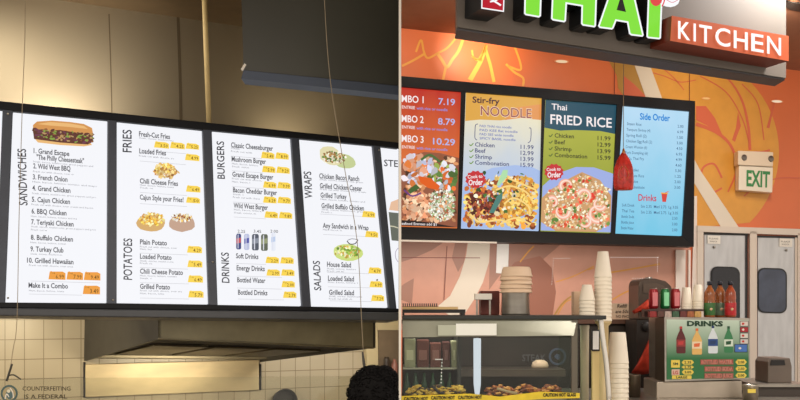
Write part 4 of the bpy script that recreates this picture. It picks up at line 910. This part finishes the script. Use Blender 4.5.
# reflected logo and lettering, painted on the inner back panel
LG = Plane(V(0, FY+.575, 1.3), V(0, -1, 0)); m_lg = mat('logo_blue', (88, 98, 124), .5)
b = MB(); ringp = [(557.5+7.6*math.cos(t*.3), 356.5+7.6*math.sin(t*.3)) for t in range(22)]; b.stroke(LG, ringp, 2.2, m_lg, .001, 2); blob(b, LG, 557.5, 356.5, 3, 3, m_lg, .0012, 10, .2)
b.text(LG, 'STEAK', 522, 361, 24, 6.6, mat('logo_grey', (104, 100, 104), .5), .001, 0, .02); b.build('logo_reflection', case)
# food trays
m_tr = mat('tray_steel', (150, 140, 128), .3, .8)
for (x0, x1, cols, lb_, foodn, foodl, cnt) in ((404, 470, [(224, 176, 60), (236, 200, 90), (226, 190, 80), (60, 40, 30)], 'steel tray of noodles at the left of the case', 'noodles', 'heap of yellow noodles with dark bits in the left tray', 240),
                                         (486, 568, [(170, 96, 50), (206, 126, 60), (130, 70, 40), (232, 170, 90)], 'steel tray of stir-fry at the right of the case', 'stir_fry', 'heap of brown stir-fried meat in the right tray', 260)):
    Yt = FY+.06; a = at(x0, 0, Yt).x; c3 = at(x1, 0, Yt).x
    b = MB(); z1 = at(0, 397.4, Yt).z
    b.box((a, Yt, CT), (c3, Yt+.22, CT+.01), m_tr)
    for s4 in (((a, Yt, CT), (c3, Yt+.006, z1)), ((a, Yt+.214, CT), (c3, Yt+.22, z1)), ((a, Yt, CT), (a+.006, Yt+.22, z1)), ((c3-.006, Yt, CT), (c3, Yt+.22, z1))): b.box(s4[0], s4[1], m_tr)
    tag(b.build('food_tray'), lb_, 'tray')
    b = MB()
    for k in range(cnt):
        u, v = rr2.random(), rr2.random(); xx = a+.02+(c3-a-.04)*u; yy = Yt+.02+.18*v; zz = CT+.015+(z1-CT+.02)*(.55+.75*math.sin(v*2.6)*(.6+.4*math.sin(u*9)**2))*rr2.uniform(.75, 1)
        b.ball(V(xx, yy, zz), rr2.uniform(.007, .015), mat('food_%d_%d_%d' % cols[k % len(cols)], cols[k % len(cols)], .6), 1, (1.2, .9, .6), .003, rr2)
    b.ball(V((a+c3)/2, Yt+.11, CT+.035), 1, mat('food_base_%s' % foodn, cols[0], .7), 2, ((c3-a)/2-.015, .095, .02)); tag(b.build(foodn), foodl, 'food', kind='stuff')
b = MB(); b.tube([at(497, 388.6, FY+.1), at(506, 391, FY+.09), at(517, 393.8, FY+.08)], [.008, .006, .009], mat('spoon_tan', (206, 180, 140), .4), 8); tag(b.build('serving_spoon'), 'pale serving spoon lying across the stir-fry', 'spoon')
b = MB()
for s_ in (0, 1):
    b.tube([at(432+s_*2, 386+s_, FY+.12), at(438, 392, FY+.11), at(447, 396+s_, FY+.1)], .007, m_dark, 8)
tag(b.build('tongs'), 'black tongs resting on the noodles in the left tray', 'tongs')
# LED reflections, built as rows of tiny glowing dots
m_red = mat('dot_line_rust', (150, 80, 60), .6)
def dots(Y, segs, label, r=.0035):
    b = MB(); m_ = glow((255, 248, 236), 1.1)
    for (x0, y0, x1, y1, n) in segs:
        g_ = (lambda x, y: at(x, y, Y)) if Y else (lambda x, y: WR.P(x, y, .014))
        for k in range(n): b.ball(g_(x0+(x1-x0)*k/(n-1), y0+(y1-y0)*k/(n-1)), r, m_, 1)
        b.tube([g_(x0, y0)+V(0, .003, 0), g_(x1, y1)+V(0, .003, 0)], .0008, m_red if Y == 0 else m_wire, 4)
    return tag(b.build('led_reflection'), label, 'LED reflections')
dots(FY+.2, [(436, 359.4, 442, 359.4, 4), (442, 359.4, 441, 386, 9)], 'short row of tiny white LED reflections, built as dots inside the left of the food case')
dots(0, [(553.5, 258.4, 569, 258.4, 9), (553.5, 258.4, 551.8, 284, 11)], 'bent row of tiny white LED reflections, built as dots on the wall right of the stacked bowls')
dots(0, [(611, 257.4, 658, 257.4, 24), (657.5, 257.4, 657.5, 271, 7), (633, 278.4, 652, 278.4, 9)], 'longer row of tiny white LED reflections, built as dots on the wall above the handwritten sign')

m_red = mat('red_lacquer', (206, 46, 34), .35)
# ---- things on top of the case
Yc = FY+.3; zc_ = zt3
b = MB(); b.plathe(515.5, Yc, [(0, 314.9), (14, 314.9), (14.2, 313), (13.4, 295), (14, 293), (14, 291.8), (12.8, 291.8), (12.4, 312), (0, 312)], m_st, 28); o = tag(b.build('steel_canister'), 'round steel canister on top of the case, bowls stacked in it', 'canister'); o.location.z = zc_
proto = None; s_y = Yc/F
for k in range(5):
    yb_ = 291.2-k*4.0
    b_ = MB() if proto is None else None
    if proto is None:
        b_.plathe(516, Yc, [(15.6, 291.4), (16.2, 291), (16.2, 290.2), (15.4, 289.8), (14.4, 284), (13, 281.6), (0, 281.6), (0, 282.2), (12.6, 282.2), (13.9, 284.4), (14.8, 290), (15.2, 291.4), (15.6, 291.4)], mat('cream_bowl', (232, 204, 174), .6), 28)
        proto = tag(b_.build('paper_bowl'), 'cream paper bowl in the upturned stack on the steel canister', 'bowl', 'bowls stacked on the canister')
        proto.location.z = zc_+.121
    else:
        o = proto.copy(); C.objects.link(o); o.location = Vector(proto.location)+V(((-1)**k)*.002, 0, k*(4.1 if k < 4 else 4.0)*s_y)
b = MB(); b.pbox(480.6, 291, 499.6, 315, Yc+.12, .12, mat('maroon_box', (112, 48, 36), .5, noise=.15)); o = tag(b.build('maroon_box', bevel=.004), 'maroon box on the case behind and left of the steel canister', 'box'); o.location.z = zc_
b = MB(); b.pbox(475, 294.6, 492, 300.6, Yc+.02, .06, m_white); b.pbox(476, 300.6, 478, 316, Yc+.04, .01, m_st); b.pbox(489, 300.6, 491, 316, Yc+.04, .01, m_st); o = tag(b.build('card_stand', bevel=.002), 'small white card stand in front of the maroon box', 'card stand'); o.location.z = zc_
b = MB(); b.pbox(402.4, 309.8, 465.5, 313.4, Yc-.1, .2, m_dark); b.pbox(402.4, 307.2, 458, 309.8, Yc-.08, .16, mat('beige_strip', (222, 186, 130), .5)); b.pbox(402.4, 313.4, 404.5, 315.6, Yc-.1, .2, m_dark); b.pbox(462, 313.4, 465, 315.6, Yc-.1, .2, m_dark)
wm = tag(b.build('warming_rack'), 'low dark rack with a beige top and a comb grille on the case', 'rack'); wm.location.z = zc_
b = MB()
for k in range(17): b.pbox(402.6+k*2.1, 303.4, 403.7+k*2.1, 307, Yc+.02, .01, m_dark)
b.pbox(402.4, 306.4, 438, 307.2, Yc+.02, .02, m_dark); b.build('comb_grille', wm)
def cup_proto(px, Y, ybot, h, rb_, rt, label, group, z):
    b_ = MB(); t = .35
    b_.plathe(px, Y, [(rb_, ybot), (rb_+.35, ybot-.4), (rb_, ybot-1.2), (rt, ybot-h), (0, ybot-h), (0, ybot-h+t), (rt-t, ybot-h+t), (rb_-t, ybot-.8), (rb_-t, ybot), (rb_, ybot)], m_cup, 24)
    o_ = tag(b_.build('paper_cup'), label, 'cup', group); o_.location.z = z; return o_
def cup_stack(px, Y, ybot, h, rb_, rt, n, pitch, label, group, z):
    p_ = cup_proto(px, Y, ybot, h, rb_, rt, label, group, z)
    for k in range(1, n):
        o_ = p_.copy(); C.objects.link(o_); o_.location = Vector(p_.location)+V(R.uniform(-.0006, .0006), 0, k*pitch*Y/F)
cup_stack(587, Yc-.04, 314.6, 16, 7.8, 4.6, 5, 3.6, 'white cup in the short upturned stack on the case', 'short cup stack on the case', zc_)
b = MB(); b.pbox(574, 291.4, 595.6, 315, Yc+.1, .08, mat('cream_carton', (222, 190, 158), .6)); o = tag(b.build('cream_carton', bevel=.003), 'cream carton standing behind the short cup stack', 'carton'); o.location.z = zc_
Yt2 = FY+.34
pz = at(0, 321, Yt2).z
# pedestal for tall stack : holder on counter
b = MB(); b.plathe(603.2, Yt2, [(0, 321.2), (8.2, 321.2), (8.2, 323), (5.2, 326), (5.2, 395), (9, 398), (9, 399.6), (0, 399.6)], mat('cup_holder', (214, 190, 140), .4), 20)
o = tag(b.build('cup_holder'), 'cream tube holder under the tall cup stack behind the chrome post', 'cup holder'); zz_ = o.location.z; o.scale.z = (pz-CT)/(at(0, 321.2, Yt2).z-zz_); o.location.z = CT
cup_stack(603, Yt2, 321.2, 26, 8.6, 5.2, 12, 3.95, 'white cup in the tall upturned stack beside the screens end', 'tall cup stack by the case', pz)
Yb = 5.0; cup_stack(617.8, Yb, 397, 31, 10.6, 7.6, 9, 4.85, 'white cup in the wide upturned stack right of the chrome post', 'wide cup stack on the counter', CT)
# items between end glass and post
b = MB(); b.plathe(584.6, FY+.22, [(0, 325), (4.6, 325), (4.8, 327), (4.4, 329), (4.2, 395), (0, 395)], mat('pale_tube', (214, 204, 178), .5, noise=.08), 16); o = tag(b.build('cup_tube'), 'pale tall tube standing just right of the case corner', 'tube'); h0 = at(0, 325, FY+.22).z-o.location.z; o.scale.z = (at(0, 325, FY+.22).z-CT)/h0; o.location.z = CT
ps = empty('post_sign', V(at(595.6, 0, FY+.1).x, FY+.1, CT), 'cream upright strip topped by a white card beside the chrome post', 'sign')
b = MB(); a = at(592.4, 350.6, FY+.1); c2 = at(599.4, 350.6, FY+.1); b.box((a.x, FY+.1, CT), (c2.x, FY+.13, a.z), mat('cream_strip', (226, 202, 140), .5)); b.build('strip', ps)
b = MB(); b.pbox(592, 329.4, 599.8, 351, FY+.09, .012, m_dark); b.build('card_frame', ps); b = MB(); b.pbox(593, 331, 598.8, 349.4, FY+.086, .004, mat('bright_white', (250, 248, 244), .5)); b.build('card', ps)
b = MB(); pts = [at(x, y, FY+.02) for x, y in smooth_pts([(600.6, 317.6), (603, 340), (606.4, 365), (609, 400)], 5)]; pts[-1].z = CT
b.tube(pts, .0135, mat('chrome', (226, 222, 212), .2, .6), 12); post = tag(b.build('chrome_post'), 'leaning chrome post at the right end of the food case', 'post')
b = MB(); b.tube([pts[-1], pts[-1]+V(0, 0, .012)], .024, m_st, 14); b.build('post_foot', post)
# handwritten sign
b = MB(); b.pbox(612, 303.2, 633, 319, 6.4, .01, mat('kraft_card', (232, 206, 176), .7)); hs = tag(b.build('handwritten_sign'), 'small tan handwritten Refill sign standing on the back counter', 'sign'); hs.location.z = bt
HS = Plane(V(0, 6.4, 1.6), V(0, -1, 0)); mk = mat('marker_ink', (70, 50, 44), .7)
b = MB(); b.text(HS, 'Refill', 617, 307.6, 10, 3.6, mk, .002, 0, .01, shear=.2); b.text(HS, 'are 50c', 615.4, 313, 13.5, 3.4, mk, .002, 0, .01, shear=.2); b.text(HS, 'NO PHO', 616, 317.8, 13, 2.8, mk, .002, 0, .01); b.build('lettering', hs)

# ---- drinks cabinet
DY = 5.2
DP = Plane(V(at(707, 0, DY).x, DY, 1.4), V(-.06, -1, 0))
def DQ(x, y, o_=0): return DP.P(x, y, o_)
dr = empty('drinks_cabinet', V(at(706, 0, DY).x, DY, CT), 'steel drinks cabinet with a green DRINKS poster on its front', 'cabinet')
b = MB(); q = [(656.5, 317.6), (749.6, 318.4), (750.4, 379), (656.5, 382.4)]
b.slab(DP, [(664.4, 317), (749.6, 318.2), (750.4, 379), (664.8, 381.6)], 0, .42, m_st); 
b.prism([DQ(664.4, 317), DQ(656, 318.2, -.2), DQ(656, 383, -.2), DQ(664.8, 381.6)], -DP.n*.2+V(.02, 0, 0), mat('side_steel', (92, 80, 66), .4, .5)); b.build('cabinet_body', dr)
b = MB(); b.slab(DP, [(656.6, 382), (742, 380.4), (742, 398.1), (656.6, 398.1)], -.02, .36, mat('base_steel', (186, 174, 158), .35, .6, noise=.1)); b.build('cabinet_base', dr, bevel=.004)
b = MB(); b.slab(DP, [(666.6, 319.4), (748.4, 320.4), (748.8, 377.6), (666.8, 379.6)], .004, .004, ramp_paint('poster_green', (40, 116, 66), (206, 226, 208))); pst = b.build('poster', dr)
b = MB(); m_dg = mat('dark_green_ink', (18, 62, 38), .5)
b.text(DP, 'DRINKS', 687, 325.8, 36, 4.8, m_dg, .006, .01, .05); 
m_rt = mat('red_ink', (196, 44, 44), .5); m_ye = mat('yellow_label', (240, 214, 90), .5); m_hal = mat('pale_halo', (226, 190, 170), .5)
for y, x, t in ((364.6, 701, 'BOTTLED WATER'), (371.6, 705, 'BOTTLED SODA'), (378.4, 705, 'BOTTLED JUICE')):
    b.flat(DP, [(x-.6, y-5.4), (733.6, y-5.6), (733.6, y+.2), (x-.6, y+.4)], mat('row_rust', (132, 92, 70), .5), .0055); b.text(DP, t, x, y-.8, 733-x, 3.6, m_hal, .006, -.005, .05); b.text(DP, t, x, y-.8, 733-x, 3.6, m_rt, .0065, -.005, .01)
b.build('lettering', pst)
for x0, y0, x1, y1, t in ((671, 360, 680, 367.6, 'SM'), (681.6, 360, 694, 364.6, '2.35'), (681.6, 365.6, 694, 368.6, '2.75'), (681.8, 369.6, 694, 374.6, '3.05'), (672, 375.4, 691.6, 379, 'LARGE'), (735.4, 359.4, 746.8, 364.8, '2.00'), (735.4, 366.2, 746.8, 371.2, '2.50'), (735.4, 372.8, 746.8, 378, '3.00')):
    b = MB(); e_ = 2.2 if x1-x0 > 10 and x1-x0 < 14 else .2
    b.flat(DP, [(x0, (y0+y1)/2), (x0+e_, y0), (x1-e_, y0), (x1, (y0+y1)/2), (x1-e_, y1), (x0+e_, y1)], m_ye, .006); o = b.build('price_label', pst)
    b = MB(); w_ = (x1-x0)*.56; b.text(DP, t, (x0+x1-w_)/2, (y0+y1)/2+1.2, w_, 2.4, m_dg, .0075, 0, .02); b.build('price_lettering', o)
b = MB(); b.flat(DP, [(671.6, 369.4), (679.6, 369.2), (679.6, 375), (671.6, 375.2)], m_hal, .006); b.text(DP, 'LG', 673, 374.2, 5, 3.4, m_rt, .007, 0, .02); b.build('price_label', pst)
for k, (cx_, w_, y0, y1, c0, c1, c2_) in enumerate(((681, 4.6, 326.6, 353.4, (96, 30, 34), (150, 50, 50), (200, 60, 60)), (697, 5, 328.6, 354.6, (236, 190, 110), (250, 226, 190), (232, 110, 60)), (713, 4.8, 326, 353.4, (224, 234, 240), (36, 74, 140), (30, 60, 110)), (728.6, 4.4, 326.4, 352.8, (56, 132, 84), (222, 236, 220), (26, 82, 50)))):
    b = MB(); P_ = [(cx_-1.2, y0), (cx_+1.2, y0), (cx_+1.3, y0+4), (cx_+w_*.7, y0+8), (cx_+w_, y0+12), (cx_+w_, y1-1), (cx_+w_-.8, y1), (cx_-w_+.8, y1), (cx_-w_, y1-1), (cx_-w_, y0+12), (cx_-w_*.7, y0+8), (cx_-1.3, y0+4)]
    b.flat(DP, P_, mat('pbottle_%d' % k, c0, .5), .006); b.flat(DP, [(cx_-w_, y0+13), (cx_+w_, y0+13), (cx_+w_, y0+20), (cx_-w_, y0+20)], mat('plabel_%d' % k, c1, .5), .0065)
    b.flat(DP, [(cx_-1.3, y0-.2), (cx_+1.3, y0-.2), (cx_+1.3, y0+2.2), (cx_-1.3, y0+2.2)], mat('pcap_%d' % k, c2_, .5), .007)
    b.flat(DP, [(cx_-w_*.6, y0+15), (cx_+w_*.6, y0+14.4), (cx_+w_*.5, y0+18), (cx_-w_*.6, y0+18.4)], mat('pmark_%d' % k, c2_, .5), .007); b.build('bottle_picture', pst)
for x0, y0, x1, y1, c0 in ((740.4, 321.4, 748, 326, (226, 214, 206)), (740.4, 327.4, 748, 332, (176, 40, 50)), (740.4, 333.4, 748, 338, (224, 224, 214)), (740.4, 339.2, 748, 343.6, (214, 210, 206)), (735, 344.6, 747, 351.8, (70, 118, 196))):
    b = MB(); b.slab(DP, [(x0-.5, y0-.5), (x1+.5, y0-.5), (x1+.5, y1+.5), (x0-.5, y1+.5)], .007, .002, mat('sticker_edge', (44, 40, 40) if x0 > 738 else (200, 214, 236), .5)); b.flat(DP, [(x0, y0), (x1, y0), (x1, y1), (x0, y1)], mat('sticker_%d' % int(y0), c0, .5), .0085)
    blob(b, DP, (x0+x1)/2-1, (y0+y1)/2, 1.4, 1.2, m_red if c0[0] > 200 else m_white, .009, 8, .1); b.build('payment_sticker', dr)
# tray on top
tz = at(0, 317.4, DY).z
b = MB(); x0_ = at(648.5, 0, DY+.05).x; x1_ = at(704, 0, DY+.05).x; z309 = at(0, 309.2, DY+.05).z
b.box((x0_, DY+.05, z309-.012), (x1_, DY+.2, z309), mat('rack_brown', (70, 44, 40), .5)); b.box((x0_, DY+.14, tz), (x1_, DY+.2, z309-.012), mat('rack_brown', (70, 44, 40), .5))
rk = tag(b.build('snack_riser'), 'low brown riser on the drinks cabinet carrying cans and cups', 'riser')
for k, (x, c0) in enumerate(((650, (150, 40, 40)), (657.5, (96, 60, 50)), (665, (190, 170, 160)), (672.6, (60, 96, 70)), (680.2, (110, 50, 46)), (687.4, (170, 100, 60)), (694.8, (204, 160, 90)))):
    b = MB(); b.pbox(x, 311.2, x+6.8, 317.2, DY+.045, .05, mat('packet_%d' % k, c0, .5, noise=.3, nscale=60)); o = tag(b.build('snack_packet', bevel=.003), ('red', 'brown', 'pale', 'green', 'maroon', 'orange-brown', 'golden')[k]+' snack packet in the row under the cans and cups', 'packet', 'snack packets on the drinks cabinet'); o.location.z = tz
# cans
def can(px, body, lab, label, z):
    r_ = empty('soda_can', V(at(px, 0, DY+.11).x, DY+.11, z), label, 'can', 'soda cans on the drinks cabinet'); Y = DY+.11; b = MB()
    b.plathe(px, Y, [(0, 308.8), (3.6, 308.8), (4.7, 307.4), (4.7, 291.8), (3.7, 289.6), (3.7, 288.8), (0, 289.1)], body, 20); o = b.build('can_body', r_)
    c_ = at(px, 0, Y); b = MB(); k_ = b.mi(lab); R0 = 4.75*Y/F; z0_ = at(0, 306, Y).z; z1_ = at(0, 292.4, Y).z; pr = []
    for i in range(7):
        a = math.radians(-90-34+i*11.3+8); pr.append((b.bm.verts.new((c_.x+R0*math.cos(a), Y+R0*math.sin(a), z0_)), b.bm.verts.new((c_.x+R0*math.cos(a), Y+R0*math.sin(a), z1_))))
    for p, q_ in zip(pr, pr[1:]): f = b.bm.faces.new([p[0], q_[0], q_[1], p[1]]); f.material_index = k_; f.smooth = True
    b.build('can_label', r_); b = MB(); b.plathe(px, Y, [(3.3, 288.9), (3.7, 288.5), (3.75, 289), (3.4, 289.3)], m_st, 20); b.build('can_rim', r_)
can(653.6, mat('can_red', (150, 24, 34), .3, .3), mat('can_pink', (226, 130, 136), .4), 'red soda can, leftmost on the riser', z309)
can(665, mat('can_green', (24, 112, 58), .3, .3), mat('can_mint', (150, 236, 180), .4), 'green soda can between the two red ones', z309)
can(675.4, mat('can_red', (150, 24, 34), .3, .3), mat('can_pink', (226, 130, 136), .4), 'red soda can right of the green one, beside the cups', z309)
cup_stack(686.4, DY+.11, 309.2, 17, 5.4, 4, 3, 2.4, 'white cup in the stack between red can and other cups', 'left cup stack on the drinks cabinet', z309)
cup_stack(697.8, DY+.11, 309.2, 17, 5.2, 3.9, 4, 2.5, 'cream cup in the stack next to the tea bottles', 'right cup stack on the drinks cabinet', z309)
def bottle(px, liq, lab, label, cap, dx=0, top=281.6):
    Y = DY+.1+dx; r_ = empty('tea_bottle', V(at(px, 0, Y).x, Y, tz), label, 'bottle', 'bottles on the drinks cabinet')
    k = 317.2; b = MB(); b.plathe(px, Y, [(0, k), (4.6, k), (5.4, k-1), (5.4, k-15), (5.0, k-16), (5.4, k-19), (5.0, k-25), (2.6, k-29.6), (1.9, k-31), (1.9, k-32.6), (0, k-32.6)], liq, 20); b.build('bottle_body', r_)
    b = MB(); b.plathe(px, Y, [(5.45, k-2), (5.55, k-2.2), (5.55, k-14), (5.45, k-14.4)], lab, 20); lo_ = b.build('bottle_label', r_)
    b = MB(); b.ball(V(at(px, 0, Y).x-.002, Y-5.5*Y/F, at(0, k-8, Y).z), .008, mat('label_fruit', (226, 190, 150), .5), 1, (1.2, .25, 1.2)); b.build('label_mark', lo_)
    b = MB(); b.plathe(px, Y, [(0, k-36), (2.5, k-35.8), (2.6, k-32), (0, k-32)], cap, 14); b.build('cap', r_)
    # rest on the cabinet
    return r_
capm = mat('dark_cap', (24, 30, 44), .4)
tea = mat('amber_tea', (150, 86, 44), .18, noise=.35, nscale=30)
bottle(709.6, tea, mat('label_green', (58, 110, 54), .45, noise=.3, nscale=30), 'amber tea bottle with a green label, beside the cups', capm)
bottle(720, tea, mat('label_grey_green', (96, 120, 96), .45, noise=.3, nscale=30), 'amber tea bottle with a grey-green label in the middle', capm, .07)
bottle(730.4, mat('red_amber_tea', (156, 70, 40), .18, noise=.35, nscale=30), mat('label_red', (190, 34, 42), .45, noise=.25, nscale=30), 'amber bottle with a bright red label at the right', capm)

# ---- dark appliance, red cloth, pot behind
AY = 6.0
b = MB(); qa = [(638.6, 320), (638.6, 285), (640, 280.4), (643, 278.6), (655, 278.4), (666, 281), (671.4, 286), (673.4, 293), (673.6, 320)]
b.prism([at(x, y, AY) for x, y in qa], V(0, .27, 0), mat('appliance_dark', (84, 70, 60), .35, .3, noise=.15)); ap = empty('rice_cooker', at(656, 320, AY), 'dark rounded appliance standing behind the soda cans', 'appliance'); b.build('housing', ap, bevel=.01)
b = MB(); b.prism([at(x, y, AY-.004) for x, y in ((643, 284), (656, 283), (664, 286), (666, 293), (643, 293))], V(0, -.006, 0), mat('appliance_face', (96, 80, 68), .3, .3)); b.build('lid_panel', ap)
b = MB(); b.tube([at(645, 278.6, AY+.05), at(652, 278, AY+.05)], .008, m_st, 8); b.build('handle', ap)
b = MB(); b.box((at(636, 0, AY).x, AY-.02, 0), (at(676, 0, AY).x, AY+.28, at(0, 320, AY).z), mat('stand_dark', (48, 42, 38), .5)); es = tag(b.build('equipment_stand'), 'dark stand under the rounded appliance, behind the drinks cabinet', 'stand')
b = MB(); p = at(645.5, 326.5, AY-.02); b.tube([p, p+V(0, -.02, 0), p+V(0, -.035, 0)], [.02, .034, .026], m_dark, 16); b.build('knob', es)
m_clo = mat('orange_cloth', (206, 62, 36), .8, noise=.2, nscale=20)
def cloth(pts, Y, th, label):
    b_ = MB(); n = len(pts); ctr = (sum(p[0] for p in pts)/n, sum(p[1] for p in pts)/n)
    out = [b_.bm.verts.new(at(x, y, Y)) for x, y in pts]; inn = [b_.bm.verts.new(at(x*.6+ctr[0]*.4, y*.6+ctr[1]*.4, Y-th*(.6+.4*(i % 2)))) for i, (x, y) in enumerate(pts)]; cc = b_.bm.verts.new(at(*ctr, Y-th*.8)); k_ = b_.mi(m_clo)
    for i in range(n):
        j = (i+1) % n
        for f in (b_.bm.faces.new([out[i], out[j], inn[j], inn[i]]), b_.bm.faces.new([inn[i], inn[j], cc])): f.smooth = True
    b_.bm.faces.new(out[::-1])
    return tag(b_.build('cloth'), label, 'cloth')
cloth([(632, 311), (637, 308), (643, 303), (648, 299), (653, 301), (655, 306), (651, 309), (646, 312), (640, 312), (634, 314)], AY-.002, .05, 'crumpled red-orange cloth beside the dark appliance, above the counter')
cloth([(652, 334), (655, 345), (655, 368), (648, 374), (636, 375), (631, 373), (637, 364), (643, 352), (648, 341)], AY-.022, .05, 'red-orange cloth hanging left of the drinks cabinet')
b = MB(); b.plathe(633.6, 5.3, [(0, 396), (6.6, 396), (6.8, 375), (7.4, 374), (6.8, 373.4), (6.2, 375), (6, 394), (0, 394)], mat('pot_dark', (110, 98, 84), .3, .7), 20); o = tag(b.build('steel_cup'), 'dull steel cup left of the drinks cabinet on the counter', 'cup'); o.location.z = CT

# ---- register end
GY = 5.4
b = MB(); b.prism([at(768, 362, GY), at(771, 358, GY), at(790, 358, GY), at(792, 366, GY), at(792, 383, GY), at(768, 383, GY)], V(0, .2, 0), mat('register_grey', (110, 98, 88), .5, noise=.08)); rg = empty('card_machine', at(780, 383, GY), 'grey card machine on the steel stand at the right edge', 'machine'); b.build('housing', rg, bevel=.005)
b = MB(); b.prism([at(x, y, GY-.002) for x, y in ((771, 360), (784, 360), (785, 365), (770, 365.4))], V(0, -.006, 0), m_dark); b.build('screen', rg)
b = MB(); b.box((at(757, 0, 5.3).x, 5.3, at(0, 387, 5.3).z), (at(812, 0, 5.3).x, 5.8, at(0, 383, 5.4).z), m_st)
b.box((at(760, 0, 5.3).x, 5.33, CT), (at(812, 0, 5.3).x, 5.75, at(0, 387, 5.3).z), mat('stand_base_brown', (70, 62, 56), .5)); tag(b.build('steel_stand'), 'low steel stand under the grey card machine', 'stand')  # darker brown lower body of the stand
b = MB(); b.plathe(750.5, 5.05, [(0, 400), (7.4, 400), (7.6, 385), (8.2, 384), (7.6, 383.4), (7, 385), (6.8, 398), (0, 398)], mat('pot_bright', (176, 168, 154), .3, .8), 24); pt = tag(b.build('steel_pot'), 'shiny steel pot with a yellow tag in front of the cabinet corner', 'pot'); pt.location.z = CT
b = MB(); b.box((at(748, 0, 5.0).x, 5.05-.047, at(0, 393, 5).z), (at(756, 0, 5.0).x, 5.05-.044, at(0, 389, 5).z), m_ye); b.build('yellow_tag', pt)

# ---- ceiling vent at the top right corner
VC = Plane(V(0, 0, CEIL), V(0, 0, -1)); b = MB()
b.prism([VC.P(x, y, .012) for x, y in ((776, 0), (800, 4), (812, 14), (790, 10))], V(0, 0, .01), m_dark); vt = tag(b.build('ceiling_vent'), 'dark slotted vent in the ceiling at the top right corner', 'vent')

# ================================================================ LIGHTS
def area(name, loc, size, power, colr, rot=(0, 0, 0), sy=None):
    l = bpy.data.lights.new(name, 'AREA'); l.shape = 'RECTANGLE'; l.size = size; l.size_y = sy or size; l.energy = power; l.color = colr
    o = bpy.data.objects.new(name, l); C.objects.link(o); o.location = loc; o.rotation_euler = rot; return o
def spot(name, loc, tgt, power, colr, ang, blend=.8, r=.05):
    l = bpy.data.lights.new(name, 'SPOT'); l.energy = power; l.color = colr; l.spot_size = math.radians(ang); l.spot_blend = blend; l.shadow_soft_size = r
    o = bpy.data.objects.new(name, l); C.objects.link(o); o.location = loc; o.rotation_euler = (Vector(tgt)-Vector(loc)).to_track_quat('-Z', 'Y').to_euler(); return o
area('fill_hall', (-2.2, .5, 3.9), 1.6, 120, (1, .90, .74))  # unseen overhead fill, added for frontal brightness
area('fill_hall_right', (2.4, .2, 3.9), 1.6, 120, (1, .92, .84))  # second added overhead fill, for the right place
area('fill_kitchen_left', (-2.4, 5.2, CEIL-.05), .9, 22, (1, .90, .74))  # unseen area light added to raise the ambient on the left
p = WL.P(20, 330); area('fill_cook_line', V(p.x, p.y, 0)+NL*1.0+V(0, 0, 1.52), .25, 8, (1, .84, .56), (math.radians(50), 0, math.radians(26.5)), .25)  # added fill without a fixture, brightens the tiles left of the hood
p = WL.P(320, 330); area('fill_cook_line_right', V(p.x, p.y, 0)+NL*.9+V(0, 0, 1.5), .25, 7.5, (1, .92, .80), (math.radians(50), 0, math.radians(26.5)), .25)  # matching added fill for the tiles right of the splashback
p = WL.P(172, 330); area('fill_under_hood', V(p.x, p.y, 0)+NL*.7+V(0, 0, 1.15), .7, 5, (1, .88, .66), (math.radians(90), 0, math.radians(26.5)), .1)  # unseen strip added below the hood to brighten the splashback
p = WL.P(66, 130); spot('fill_wall_wash', p+NL*.85, WL.P(58, 66), 50, (1, .90, .76), 110, 1, .12); p = WL.P(300, 150); spot('fill_wall_wash_right', p+NL*.7, WL.P(290, 100), 12, (1, .86, .62), 90, 1, .12)  # unseen spots added behind the menu board to brighten the steel wall
spot('lamp_mural', (.75, 6.9, CEIL-.08), WR.P(484, 50), 34, (1, .86, .66), 85, 1); spot('lamp_mural_left', (.5, 5.9, CEIL-.05), WR.P(450, 60), 55, (1, .86, .66), 70, 1)
spot('lamp_mural_middle', (1.9, 6.4, CEIL-.05), WR.P(620, 90), 30, (1, .84, .62), 80)
spot('lamp_mural_right', (2.9, 6.6, CEIL-.05), WR.P(730, 110), 42, (1, .86, .66), 85)
area('fill_under_screens', (.9, 6.7, at(0, 250, 6.7).z), 1.6, 11, (1, .93, .84), (math.radians(25), 0, math.radians(18.8)), .08)  # unseen strip added to lighten the wall below the screens
area('lamp_case', (.55, FY+.3, zt3-.05), .9, 2.2, (1, .92, .8), (0, 0, 0), .1)
area('fill_doors', (2.6, 5.6, CEIL-.05), .8, 85, (1, .94, .88))  # unseen ceiling fill added to brighten the doors and their frame
w = bpy.data.worlds.new('World'); bpy.context.scene.world = w; w.use_nodes = True
bg = w.node_tree.nodes['Background']; bg.inputs[0].default_value = (1.0, .90, .79, 1); bg.inputs[1].default_value = 1.0
# ================================================================ CAMERA
cd = bpy.data.cameras.new('camera'); cam = bpy.data.objects.new('camera', cd); C.objects.link(cam)
cam.location = CAM; cam.rotation_euler = (math.pi/2, 0, 0); cd.sensor_width = 36; cd.lens = 36*F/800; cd.shift_y = (HY-200)/800; cd.clip_start = .05
bpy.context.scene.camera = cam
vs = bpy.context.scene.view_settings; vs.view_transform = 'Standard'; vs.look = 'None'; vs.gamma = 1; vs.exposure = 0; vs.use_curve_mapping = False
